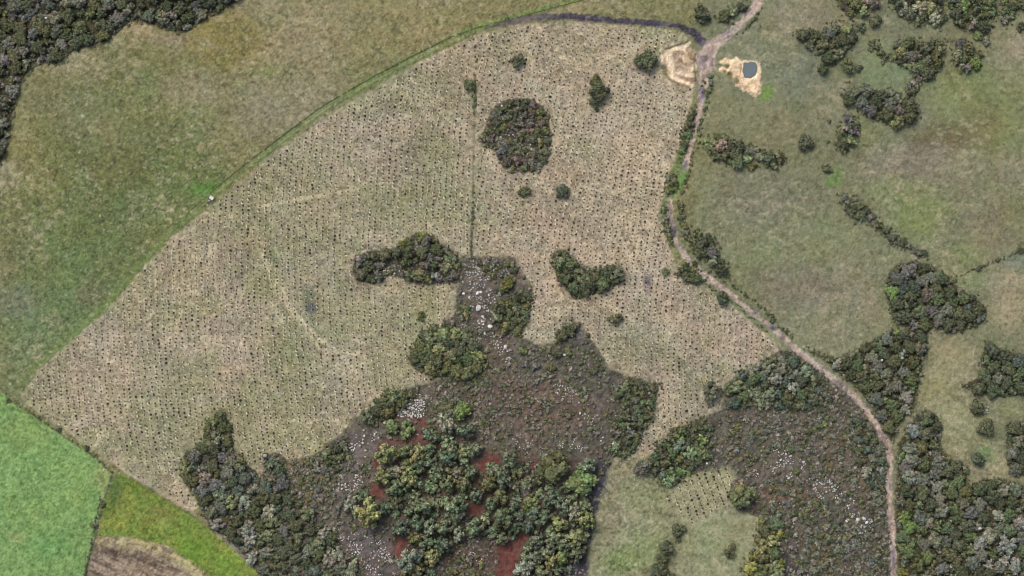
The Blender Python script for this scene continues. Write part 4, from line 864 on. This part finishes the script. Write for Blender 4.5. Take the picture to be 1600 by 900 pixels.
pick = np.where(r_.uniform(-1, 1, len(hx)) < nn * 1.2, r_.choice([0, 3, 4], len(hx)), r_.choice([1, 1, 2, 5, 5, 0], len(hx)))
R = r_.uniform(.3, 1.0, len(hx)) ** 1.3 * 1.25
me = scatter_mesh('heath', tiny, xyz(hx, hy), r_.uniform(0, 6.28, len(hx)), np.stack([R, R * r_.uniform(.7, 1.2, len(hx)), R * r_.uniform(.6, 1.1, len(hx))], -1), tl[pick] * r_.uniform(.75, 1.25, (len(hx), 1)), np.arange(len(hx)) % 4)
tag(obj('heath', me, M_stuff), 'low brown and grey heath covering the rocky scrub ground', 'heath', kind='stuff')
# grass tussocks on pasture
def tuft(seed):
    q = np.random.default_rng(seed); vs, fs = [], []
    for k in range(4):
        a = q.uniform(0, 6.28); d = q.uniform(.1, .5); t = np.array([math.cos(a), math.sin(a), 0]); s = np.array([-t[1], t[0], 0])
        vs += [t * d * .2 - s * .28, t * d * .2 + s * .28, t * (d + .75) + [0, 0, q.uniform(.5, 1)]]; fs.append((3 * k, 3 * k + 1, 3 * k + 2))
    return np.array(vs), np.array(fs), np.tile([1., 1, 1], (len(vs), 1)) * q.uniform(.8, 1.2)
gxs = r_.uniform(-35, 1635, 60000); gys = r_.uniform(-35, 935, 60000); gz = zone_at(gxs, gys)
dn = np.where((gz == 0) | (gz == 8), .55, np.where(gz == 4, .5, np.where(gz == 5, .8, np.where(gz == 1, .25, 0.))))
dn = dn * np.clip(.75 + .9 * fbm(gxs, gys, 30, 3, 133), 0, 1.4)
keep = r_.uniform(0, 1, 60000) < dn; gxs, gys, gz = gxs[keep], gys[keep], gz[keep]
ii = np.clip(np.searchsorted(gx, gxs), 0, NX - 1); jj = np.clip(np.searchsorted(gy, gys), 0, NY - 1)
tcol = col[jj, ii] * r_.uniform(.6, 1.25, (len(gxs), 1))
sc_ = r_.uniform(.25, .62, len(gxs))
me = scatter_mesh('grass_tussocks', [tuft(i) for i in range(6)], xyz(gxs, gys), r_.uniform(0, 6.28, len(gxs)), np.stack([sc_, sc_, sc_ * .55], -1), tcol, np.arange(len(gxs)) % 6)
tag(obj('grass_tussocks', me, M_stuff), 'rough tussocks of grass over the pastures and crops', 'grass', kind='stuff')

# ------------------------------------------------------------------ saplings in their planting pits
def sapling(seed):
    """a dished disc of dark turned earth, a crescent of paler spoil on one side, a small plant in the middle"""
    q = np.random.default_rng(seed); vs, fs, cs = [], [], []
    nseg = 9; rad = .33 * (1 + .2 * q.standard_normal(nseg)); a = np.arange(nseg) * 2 * np.pi / nseg
    vs.append((0, 0, .03)); cs.append((.024, .019, .013))
    for i in range(nseg): vs.append((rad[i] * math.cos(a[i]), rad[i] * math.sin(a[i]), .07)); cs.append((.028, .022, .015))
    for i in range(nseg): fs.append((0, 1 + i, 1 + (i + 1) % nseg))
    a0 = q.uniform(3.4, 4.6); o = len(vs)
    for k in range(5):
        t = a0 + (k - 2) * .5; w = .16 * (1 - abs(k - 2) / 2.6)
        for rr, zz in ((.33, .06), (.40 + w, .12), (.46 + 2 * w, .03)): vs.append((rr * math.cos(t), rr * math.sin(t), zz)); cs.append((.19, .17, .13))
    for k in range(4):
        for j in range(2):
            p = o + k * 3 + j; fs += [(p, p + 1, p + 4), (p, p + 4, p + 3)]
    for k in range(7):
        t = k * .9 + q.uniform(-.3, .3); o = len(vs); d = np.array([math.cos(t), math.sin(t), 0]); s = np.array([-d[1], d[0], 0]) * .11
        ln = q.uniform(.15, .32); zz = .12 + .05 * k
        vs += [tuple(np.array([0, 0, zz])), tuple(d * ln * .5 + s + [0, 0, zz + .12]), tuple(d * ln + [0, 0, zz + .05]), tuple(d * ln * .5 - s + [0, 0, zz + .12])]
        cs += [(.024, .028, .014)] * 4; fs += [(o, o + 1, o + 2), (o, o + 2, o + 3)]
    return np.array(vs), np.array(fs), np.array(cs)
SAP = [sapling(i) for i in range(6)]
spx, spy, sps = [], [], []
def WOB(k, t): return 1.5 * float(fbm(np.array([k * 9.0]), np.array([t]), 70, 2, 140)[0])
r_ = np.random.default_rng(5)
# march down each row so that rows follow the sweep of the planting
for side in (0, 1):
    pt_ = 9.0 if side == 0 else 8.6
    ys = np.arange(30, 810, .5); 
    k0, k1 = (0, 95) if side == 0 else (85, 165)
    for k in range(k0, k1):
        t = 30 + r_.uniform(0, 6)
        while t < 808:
            # invert the row coordinate at this y
            uu = k * pt_ + r_.normal(0, .6) + WOB(k, t); x = uu
            for _ in range(4):
                xx = 500.0 if side == 0 else 900.0
                x = x - (float(row_coord(np.clip(x, -500, 736.9) if side == 0 else max(x, 737.1), t)) - uu)
            if (x < 735) if side == 0 else (x > 745): spx.append(x); spy.append(t)
            t += (5.9 if side == 0 else 6.1) * r_.uniform(.86, 1.14)
spx = np.array(spx); spy = np.array(spy)
# the small plot slants the other way
ax, ay = [], []
for i in range(-6, 16):
    for j in range(-4, 30):
        x = 1040 + i * 11 + j * 2.1 + r_.normal(0, .5); y = 735 + j * 5.6 - i * 2.2 + r_.normal(0, .6); ax.append(x); ay.append(y)
ax, ay = np.array(ax), np.array(ay); kp = sdist(ax, ay, PLOT) < -3; ax, ay = ax[kp], ay[kp]
ok = (sdist(spx, spy, FIELD) < -4) & (r_.uniform(0, 1, len(spx)) > .05 + .16 * np.clip(fbm(spx, spy, 26, 3, 141) + .1, 0, 1))
for P in (OCTA, LSHAPE, HEART): ok &= sdist(spx, spy, P) > 2
for d in ([(1040,60),(1100,60),(1100,140),(1030,130)],): ok &= sdist(spx, spy, d) > 0
spx, spy = spx[ok], spy[ok]
OC = np.array(occupied)
near = np.zeros(len(spx), bool)
for i in range(0, len(spx), 500):
    d2 = (spx[i:i+500, None] - OC[None, :, 0]) ** 2 + (spy[i:i+500, None] - OC[None, :, 1]) ** 2
    near[i:i+500] = (d2 < (OC[None, :, 2] * .98) ** 2).any(1)
spx, spy = spx[~near], spy[~near]; nplot = len(ax)
spx = np.concatenate([spx, ax]); spy = np.concatenate([spy, ay])
ssc = np.clip(r_.normal(.9, .2, len(spx)), .4, 1.6); ssc *= 1 + .22 * fbm(spx, spy, 45, 3, 142); ssc[-nplot:] *= 1.15
order = np.argsort(-ssc); big_, small_ = order[:300], order[300:]
protos = [obj('sapling', mesh_from('sapling', *s), M_stuff) for s in SAP]
fb = defaultdict(list)
for q, i in enumerate(big_):
    o = protos[q] if q < 6 else protos[q % 6].copy()
    if q >= 6: C.objects.link(o)
    x, y = spx[i], spy[i]
    o.location = (float(WX(x)), float(WY(y)), float(ground_z(x, y)[0]) + .02); o.rotation_euler = (0, 0, float(r_.uniform(-.5, .5))); s = float(ssc[i]); o.scale = (s, s, s)
    if i >= len(spx) - nplot: w = 'small plot on the meadow'
    elif y > 590 and x > 950: w = 'narrow strip of the planted field'
    else:
        vv = 'upper' if y < 300 else ('lower' if y > 540 else 'middle'); w = f"{vv} {'left' if x < 737 else 'right'} of the planted field"
    for k_ in ('label', 'category', 'group'):
        if k_ in o: del o[k_]
    tag(o, f'larger sapling in a dark planting pit, {w}', 'sapling', f'larger saplings in {w}')
me = scatter_mesh('sapling_rows', SAP, xyz(spx[small_], spy[small_], .02), r_.uniform(-.5, .5, len(small_)), np.repeat(ssc[small_][:, None], 3, 1), np.ones((len(small_), 3)) * r_.uniform(.9, 2.7, (len(small_), 1)), np.arange(len(small_)) % 6)
tag(obj('sapling_rows', me, M_stuff), 'rows of saplings in dark planting pits over the field', 'saplings', kind='stuff')

# ------------------------------------------------------------------ stones
def rock(seed, flat=.7):
    q = np.random.default_rng(seed); v, f = ICO1; v = v.copy()
    for _ in range(7):                               # cut facets
        nrm = q.standard_normal(3); nrm /= np.linalg.norm(nrm); d = q.uniform(.55, .85); s = v @ nrm - d; v -= np.clip(s, 0, None)[:, None] * nrm
    v = v * [1.15, .9, flat] + .04 * q.standard_normal(v.shape); v[:, 2] += .25
    return v, f, np.tile([1., 1, 1], (len(v), 1)) * (1 + .12 * q.standard_normal((len(v), 1)))
ROCKS = [rock(i, .55 + .08 * (i % 4)) for i in range(8)]
stones = []    # x, y, r, place, label
def stone(x, y, r, place, label=None, b=None): stones.append((x, y, r, place, label, b))
for x, y, r, lab in [(748,482,5.2,'largest squarish white boulder among the rocks in the middle'),(766,510,4.0,'rounded white boulder below the largest one in the middle'),(725,459,2.6,'pale boulder at the left edge of the middle rocks'),(746,458,3.0,'pale boulder above the largest one in the middle'),(751,456,2.4,'pale boulder just right of another above the largest one'),
   (791,480,2.2,'pale boulder alone right of the middle rocks'),(790,542,3.4,'pale boulder at the lower end of the middle rocks'),(796,559,2.2,'last pale stone below the middle rocks'),(754,495,2.6,'pale boulder between the two largest white boulders'),(753,503,2.2,'pale stone left above the rounded white boulder'),(755,507,2.0,'pale stone beside the rounded white boulder'),
   (959,690,4.6,'largest bright white boulder on the dark scrub by the planted strip'),(965,691,2.6,'white stone touching the largest bright boulder by the strip'),(942,683,1.6,'white stone left of the bright white boulder'),(939,689,1.6,'white stone lower left of the bright white boulder'),
   (634,632,3.0,'whitest boulder at the top of the stone heap'),(633,644,2.8,'flat white boulder in the middle of the stone heap'),(640,638,2.2,'white boulder right of centre in the stone heap'),(663,631,2.2,'white boulder at the right of the stone heap'),(580,650,2.2,'white stone left of the stone heap by the field edge'),(584,653,2.0,'second white stone left of the stone heap'),(601,661,2.4,'white stone beside the red ringed pair of trees'),
   (72,1,3.4,'white boulder at the top edge of the top left wood'),(76,30,3.2,'pale boulder inside the top left wood'),(591,434,2.4,'white boulder at the foot of the L shaped thicket'),(595,437,1.8,'white stone below another at the foot of the L shaped thicket'),(690,437,2.4,'white stone at the right foot of the L shaped thicket'),(784,165,1.8,'white stone at the top of the octagonal thicket'),(782,215,3.0,'white boulder at the left of the octagonal thicket'),(830,233,2.8,'white boulder at the lower right of the octagonal thicket'),
   (913,203,0.1,''),(1340,812,3.6,'large white boulder at the foot of the right scrub stones'),(1350,810,3.8,'largest white boulder of the right scrub stones'),(1330,806,3.2,'white boulder left of two larger ones in the right scrub'),(1354,816,3.0,'white boulder right below the largest of the right scrub'),(1322,815,2.6,'pale flat boulder left below the right scrub stones'),(1329,780,2.4,'white boulder above the larger ones in the right scrub'),
   (892,111.5,0.1,''),(1112,631,3.6,'pale rock beside the dark bush right of the strip'),(1108,627,2.2,'smaller pale rock beside the dark bush right of the strip'),(1105,724,2.2,'pale stone between the leafy thicket and the small plot'),(882,554,2.8,'long pale rock on the dark heath in the middle'),(1372,567,4.0,'white boulder in the wood right of the track'),(1377,563,2.6,'smaller white boulder in the wood right of the track'),(1531,826,3.6,'pale boulder deep in the lower right wood'),(1483,886,3.2,'pale boulder near the bottom of the lower right wood'),(1069,346,1.8,'white stone on the verge right of the track bend')]:
    if r > 1: stone(x, y, r, None, lab)
def stones_in(poly, num, rr, place, seed, pw=2.2, bright=1.0):
    q = np.random.default_rng(seed + 60); P = np.array(poly, float); x0, y0 = P.min(0); x1, y1 = P.max(0); c = 0; t = 0; got = []
    while c < num and t < num * 40:
        t += 1; x, y = q.uniform(x0, x1), q.uniform(y0, y1)
        if not inside(x, y, poly)[0] or fbm(np.array([x]), np.array([y]), 12, 2, seed)[0] < -.12: continue
        R = rr[0] + (rr[1] - rr[0]) * q.uniform(0, 1) ** pw
        if any((x - a) ** 2 + (y - b) ** 2 < (.85 * (R + s)) ** 2 for a, b, s in got): continue
        got.append((x, y, R)); stone(x, y, R, place, None, bright); c += 1
stones_in([(722,440),(735,410),(760,425),(775,470),(770,500),(785,530),(800,560),(790,570),(760,525),(745,510),(725,500),(728,480),(735,470)], 190, (.8, 2.3), 'the middle rocks', 1)
stones_in([(720,505),(745,505),(760,530),(740,540),(722,530)], 50, (.7, 1.5), 'the middle rocks', 2)
stones_in([(735,405),(800,402),(812,430),(780,430),(740,440)], 70, (.7, 1.7), 'the upper middle rocks', 3)
stones_in([(620,630),(640,622),(664,626),(664,650),(645,654),(620,650)], 80, (1.1, 2.6), 'the stone heap', 4, 1.3, 1.1)
stones_in([(630,617),(680,612),(700,622),(690,632),(660,624),(632,622)], 40, (.8, 1.8), 'the stones above the heap', 5)
stones_in([(545,700),(560,670),(580,660),(595,675),(582,720),(560,730),(548,720)], 34, (1.0, 2.2), 'the stones left of the grove', 6, 1.5, 1.1)
stones_in([(518,765),(545,745),(566,740),(568,755),(545,775),(522,778)], 30, (1.0, 2.4), 'the white stones in the lower scrub', 7, 1.4, 1.1)
stones_in([(495,825),(530,825),(575,838),(600,845),(612,870),(610,905),(575,905),(560,870),(520,850)], 150, (.9, 2.1), 'the stone spread at the bottom', 8, 1.7)
stones_in([(600,405),(640,400),(645,420),(625,428),(590,442),(585,430)], 60, (.8, 2.0), 'the stones in the L shaped thicket', 9)
stones_in([(640,400),(690,390),(715,420),(680,430),(645,425)], 16, (.8, 1.7), 'the stones in the L shaped thicket', 10)
stones_in([(765,205),(800,195),(845,205),(848,240),(800,245),(770,228)], 60, (.8, 1.9), 'the octagonal thicket', 11)
stones_in([(780,165),(830,160),(850,190),(830,200),(785,190)], 24, (.8, 1.4), 'the octagonal thicket', 12)
stones_in([(860,600),(890,600),(915,625),(945,665),(930,672),(905,645),(870,615)], 56, (.9, 2.1), 'the stones on the dark heath', 13)
stones_in([(800,685),(870,690),(920,680),(915,700),(850,702),(835,725),(822,718)], 70, (.7, 1.6), 'the pale stones above the grove', 14)
stones_in([(730,620),(860,610),(930,680),(860,690),(780,680),(745,660)], 80, (.6, 1.3), 'the brown heath above the grove', 15, 2, .8)
stones_in([(1200,700),(1232,705),(1262,725),(1225,755),(1205,735)], 60, (1.0, 2.4), 'the upper stones of the right scrub', 16)
stones_in([(1262,745),(1305,745),(1318,778),(1280,780)], 64, (1.0, 2.3), 'the middle stones of the right scrub', 17)
stones_in([(1318,770),(1345,790),(1365,815),(1360,850),(1330,820)], 44, (1.0, 2.4), 'the lower stones of the right scrub', 18)
stones_in([(1160,715),(1200,710),(1190,745),(1165,750)], 26, (.8, 1.7), 'the stones right of the leafy thicket', 19)
stones_in([(1160,640),(1330,640),(1380,800),(1370,890),(1250,890),(1180,780)], 120, (.6, 1.2), 'the right scrub', 20, 2, .75)
stones_in([(440,720),(560,700),(560,780),(560,830),(470,780)], 90, (.6, 1.3), 'the lower scrub', 21, 2, .85)
stones_in([(730,840),(775,840),(760,890),(735,880)], 20, (.7, 1.6), 'the clearing in the grove', 22)
stones_in([(300,690),(420,760),(500,860),(400,870),(320,760)], 22, (.7, 1.4), 'the lower left thicket', 23)
stones_in([(1470,780),(1560,790),(1600,900),(1440,900)], 24, (.9, 2.2), 'the lower right wood', 24)
stones_in([(20,10),(300,10),(150,60),(40,100),(5,200)], 40, (.8, 1.8), 'the top left wood', 25)
stones = [s for s in stones]
named = [s for s in stones if s[4]]; oth = sorted([s for s in stones if not s[4]], key=lambda s: -s[2])
ind = named + oth[:300 - len(named)]; small = oth[300 - len(named):]
by = defaultdict(list); pb = {}
for s in oth:
    q = pb.setdefault(s[3], [9e9, 9e9, -9e9, -9e9]); q[0] = min(q[0], s[0]); q[1] = min(q[1], s[1]); q[2] = max(q[2], s[0]); q[3] = max(q[3], s[1])
for s in ind:
    if not s[4]: by[(part_of(dict(x=s[0], y=s[1]), pb[s[3]]), s[3])].append(s)
final = [(s, s[4], None) for s in named]
for (prt, pl), L_ in by.items():
    L_.sort(key=lambda s: s[0]); g = f'pale stones of {pl}'
    for k, s in enumerate(L_):
        if len(L_) == 1: lb = f'pale stone, {prt} {pl}'
        elif len(L_) <= 3: lb = f"pale stone, {(['left', 'right'] if len(L_) == 2 else ['left', 'middle', 'right'])[k]} of {len(L_)}, {prt} {pl}"
        else: lb = f'pale stone, {prt} {pl}'
        final.append((s, lb, g))
lift = lambda s: (1.6 if s[3] in ('the lower right wood', 'the top left wood', 'the lower left thicket') or (s[3] is None and ('wood' in (s[4] or ''))) else 0)
rp = [obj('boulder', mesh_from('boulder', *r__), M_rock) for r__ in ROCKS]
def rcol(q, b=1.0):
    g = q.uniform(.26, .48) * (b or 1.25); return np.array([g, g * q.uniform(.97, 1.0), g * q.uniform(.9, .98)])
rr_ = random.Random(3)
for k, (s, lb, g) in enumerate(final):
    o = rp[k] if k < 8 else rp[k % 8].copy()
    if k >= 8: C.objects.link(o)
    for k_ in ('label', 'category', 'group'):
        if k_ in o: del o[k_]
    R = s[2] * S; o.location = (float(WX(s[0])), float(WY(s[1])), float(ground_z(s[0], s[1])[0]) + .12 * R + lift(s)); o.rotation_euler = (0, 0, rr_.uniform(0, 6.28))
    zz = R * rr_.uniform(.9, 1.2); 
    if lift(s): zz = R * 1.2; o.location.z -= 0.4; 
    o.scale = (R, R, zz + (1.2 if lift(s) else 0)); o.color = (*np.clip(rcol(rr_, s[5]), 0, .75), 1); tag(o, lb, 'rock', g)
sm = np.array([(s[0], s[1], s[2] * S) for s in small]); q = np.random.default_rng(8)
tin = np.array([rcol(rr_, s[5]) for s in small])
me = scatter_mesh('small_stones', ROCKS, xyz(sm[:, 0], sm[:, 1], .06), q.uniform(0, 6.28, len(sm)), np.repeat(sm[:, 2:3], 3, 1), tin, np.arange(len(sm)) % 8)
tag(obj('small_stones', me, M_stuff), 'scattered small pale stones over the scrub', 'stones', kind='stuff')

# ------------------------------------------------------------------ people, shelter, shed, sack
def skin_body(name, verts, edges, radii, mat, parent, sub=2):
    me = bpy.data.meshes.new(name); me.from_pydata(verts, edges, [])
    o = bpy.data.objects.new(name, me); C.objects.link(o)
    sm_ = o.modifiers.new('skin', 'SKIN'); sd_ = me.skin_vertices[0].data
    for i, r in enumerate(radii): sd_[i].radius = (r, r)
    sd_[0].use_root = True
    ss = o.modifiers.new('sub', 'SUBSURF'); ss.levels = sub; ss.render_levels = sub
    dg = bpy.context.evaluated_depsgraph_get(); m2 = bpy.data.meshes.new_from_object(o.evaluated_get(dg)); m2.name = name; m2.polygons.foreach_set('use_smooth', [True] * len(m2.polygons))
    o.modifiers.clear(); o.data = m2; bpy.data.meshes.remove(me); m2.materials.append(mat)
    o.parent = parent; return o
M_skin = plain('skin', (.28, .17, .11), .6); M_hair = plain('hair', (.02, .016, .012), .6)
def person(x, y, face, bend, shirt, trousers, label, hat=None):
    z = float(ground_z(x, y)[0]); t = empty('person', (float(WX(x)), float(WY(y)), z)); t.rotation_euler = (0, 0, math.radians(face))
    tag(t, label, 'person')
    b = math.radians(bend); hip = np.array([0, 0, .92]); up = np.array([math.sin(b), 0, math.cos(b)]); sd_ = np.array([0, 1, 0])
    chest = hip + up * .40; neck = hip + up * .54; head = neck + up * .1 + [.05 * math.sin(b), 0, 0]; crown_ = neck + up * .26
    V_ = [hip, hip + up * .2, chest, neck, head, crown_]; R_ = [.15, .14, .16, .065, .115, .10]; E_ = [(0, 1), (1, 2), (2, 3), (3, 4), (4, 5)]
    arms, legs = [], []
    for s in (1, -1):
        i = len(V_); sh = chest + up * .06 + sd_ * s * .19; el = sh + np.array([.12 + .1 * math.sin(b), s * .08, -.25]); wr = el + np.array([.2, -s * .03, -.13]); ha = wr + np.array([.08, 0, -.03])
        V_ += [sh, el, wr, ha]; R_ += [.062, .046, .034, .04]; E_ += [(2, i), (i, i + 1), (i + 1, i + 2), (i + 2, i + 3)]; arms.append((sh, el, wr)); hp = ha; 
        f0 = len(V_)
        for k in range(4): V_.append(ha + [.09 - .01 * abs(k - 1), (k - 1.5) * .022, -.03 - .01 * k]); R_.append(.009); E_.append((i + 3, f0 + k))
        V_.append(ha + [.03, -s * .06, -.01]); R_.append(.01); E_.append((i + 3, f0 + 4))
        i = len(V_); lh = hip + [0, s * .1, -.06]; kn = np.array([.05 * s + .03, s * .12, .48]); an = np.array([-.06 + .06 * s, s * .13, .08]); to = an + [.17, 0, -.04]
        V_ += [lh, kn, an, to]; R_ += [.09, .06, .042, .04]; E_ += [(0, i), (i, i + 1), (i + 1, i + 2), (i + 2, i + 3)]; legs.append((lh, kn, an))
    skin_body('body', [tuple(v) for v in V_], E_, R_, M_skin, t)
    Vs = [hip + up * .03, hip + up * .2, chest, hip + up * .5]; Rs = [.235, .22, .235, .10]; Es = [(0, 1), (1, 2), (2, 3)]
    for sh, el, wr in arms:
        i = len(Vs); Vs += [sh, el, el + (wr - el) * .6]; Rs += [.085, .065, .055]; Es += [(2, i), (i, i + 1), (i + 1, i + 2)]
    skin_body('shirt', [tuple(v) for v in Vs], Es, Rs, shirt, t)
    Vt = [hip + [0, 0, .06]]; Rt = [.185]; Et = []
    for lh, kn, an in legs:
        i = len(Vt); Vt += [lh, kn, an]; Rt += [.115, .085, .065]; Et += [(0, i), (i, i + 1), (i + 1, i + 2)]
    skin_body('trousers', [tuple(v) for v in Vt], Et, Rt, trousers, t)
    skin_body('hair', [tuple(crown_ - up * .03), tuple(crown_ + up * .03)], [(0, 1)], [.125, .09], M_hair, t)
    f = head + np.array([math.cos(b), 0, -math.sin(b)]) * .115                           # nose, eyes
    skin_body('face', [tuple(f - up * .02), tuple(f + np.array([.02, 0, 0])), tuple(f + up * .03)], [(0, 1), (1, 2)], [.018, .016, .01], M_skin, t)
    return t
M_lilac = plain('lilac_cloth', (.52, .42, .66)); M_lilac2 = plain('pale_violet_cloth', (.40, .36, .60)); M_navy = plain('navy_cloth', (.03, .032, .06)); M_slate = plain('slate_blue_cloth', (.09, .10, .16)); M_dark = plain('dark_cloth', (.025, .025, .03)); M_white = plain('white_sheet', (.46, .48, .43), .7)
person(318, 449.5, 100, 78, M_lilac, M_navy, 'person in a lilac top stooping among the sapling rows')
person(328.4, 313, 200, 60, M_lilac2, M_navy, 'person in a violet top stooping beside the white shelter sheet')
person(324.6, 317, 230, 40, M_slate, M_dark, 'person in slate blue standing midway below the white sheet')
person(319.8, 321.4, 150, 55, M_slate, M_dark, 'person in dark clothes lowest at the grassy field edge')
def cloth_sheet(w, d, nx, ny, seed, th=.03, sag=.15):
    q = np.random.default_rng(seed); vs = []
    for L_ in (0, -th):
        for j in range(ny + 1):
            for i in range(nx + 1):
                a, b_ = i / nx - .5, j / ny - .5; vs.append((a * w, b_ * d, -sag * (1 - 4 * a * a) * (1 - 4 * b_ * b_) + .03 * q.standard_normal() * (L_ == 0) + L_))
    vs = np.array(vs); nV = (nx + 1) * (ny + 1); vs[nV:, 2] = vs[:nV, 2] - th; fs = []
    g = lambda i, j, l: l * nV + j * (nx + 1) + i
    for j in range(ny):
        for i in range(nx):
            fs += [(g(i, j, 0), g(i + 1, j, 0), g(i + 1, j + 1, 0)), (g(i, j, 0), g(i + 1, j + 1, 0), g(i, j + 1, 0)), (g(i, j, 1), g(i + 1, j + 1, 1), g(i + 1, j, 1)), (g(i, j, 1), g(i, j + 1, 1), g(i + 1, j + 1, 1))]
    return vs, np.array(fs)
z = float(ground_z(331, 309)[0]); t = empty('shelter', (float(WX(331)), float(WY(309.3)), z)); t.rotation_euler = (0, 0, math.radians(-38)); tag(t, 'small white sheet shelter on poles at the grassy field edge', 'shelter')
v, f = cloth_sheet(1.7, 1.25, 6, 5, 3); v[:, 2] += 1.75; obj('canopy', mesh_from('canopy', v, f), M_white, t)
M_pole = plain('pole_wood', (.16, .11, .07)); pm = mesh_from('pole', *tube((0, 0, -.1), (0, 0, 1.72), .03, .025, 6))
for a in (-.8, .8):
    for b_ in (-.58, .58): p_ = obj('pole', pm, M_pole, t); p_.location = (a, b_, 0)
def sack(x, y, s, col_, label, seed):
    v, f = ICO2; q = np.random.default_rng(seed); v = v * [.5, .36, .26] * (1 + .05 * q.standard_normal((len(v), 1))); v[:, 2] = np.maximum(v[:, 2], -.18) + .18; v[v[:, 0] > .38, 1] *= .6
    o = obj('sack', mesh_from('sack', v * s, f, smooth=True), col_); o.location = (float(WX(x)), float(WY(y)), float(ground_z(x, y)[0]) + .03); o.rotation_euler = (0, 0, seed); tag(o, label, 'sack')
sack(892.2, 111.8, 1.2, M_white, 'white sack lying among the saplings near the top of the field', 1)
sack(324.8, 320.4, .75, plain('grey_white_sack', (.5, .53, .5)), 'greyish white sack on the ground below the white shelter', 2)
sack(314.4, 451.3, .6, M_white, 'small white sack beside the person in the lilac top', 3)
sack(162.3, 734, .9, M_white, 'white sack on the corner of the bright green crop', 4)
sack(298, 376.5, .6, M_white, 'small white bag among the saplings in the left field', 5) if False else None
# small shed at the field corner
def box(x0, x1, y0, y1, z0, z1):
    v = np.array([(x, y, z_) for z_ in (z0, z1) for y in (y0, y1) for x in (x0, x1)], float)
    f = np.array([(0, 2, 3), (0, 3, 1), (4, 5, 7), (4, 7, 6), (0, 1, 5), (0, 5, 4), (2, 6, 7), (2, 7, 3), (0, 4, 6), (0, 6, 2), (1, 3, 7), (1, 7, 5)]); return v, f
z = float(ground_z(414.5, 712)[0]); t = empty('shed', (float(WX(414.3)), float(WY(712)), z)); tag(t, 'tiny grey roofed shed at the field corner by the thicket', 'shed')
M_plank = plain('dark_planks', (.06, .05, .045)); M_roof = plain('grey_sheet_roof', (.33, .32, .325), .7)
for args in ((-.95, .95, .88, .96, -.1, 1.9), (-.95, .95, -.96, -.88, -.1, 1.7), (-.96, -.88, -.87, .87, -.1, 1.75), (.88, .96, -.87, .87, -.1, 1.75)): obj('wall', mesh_from('wall', *box(*args)), M_plank, t)
for k in range(3):
    v, f = box(-.62 + k * .42, -.22 + k * .42, -.62, .62, 0, .03); o = obj('roof_sheet', mesh_from('roof_sheet', v, f), M_roof, t); o.location = (0, 0, 1.93 + .03 * (k % 2)); o.rotation_euler = (.09, 0, 0)
v, f = box(-1.02, 1.02, -1.02, 1.02, 1.80, 1.86); obj('roof_frame', mesh_from('roof_frame', v, f), M_plank, t)
obj('door', mesh_from('door', *box(-.35, .35, -1.0, -.965, 0, 1.5)), M_pole, t)

print('counts: trees', len(trees), 'bushes', len(shrubs), 'stuff', len(stuff), 'saplings', len(spx), 'stones', len(stones), 'heath', len(hx), 'tufts', len(gxs))
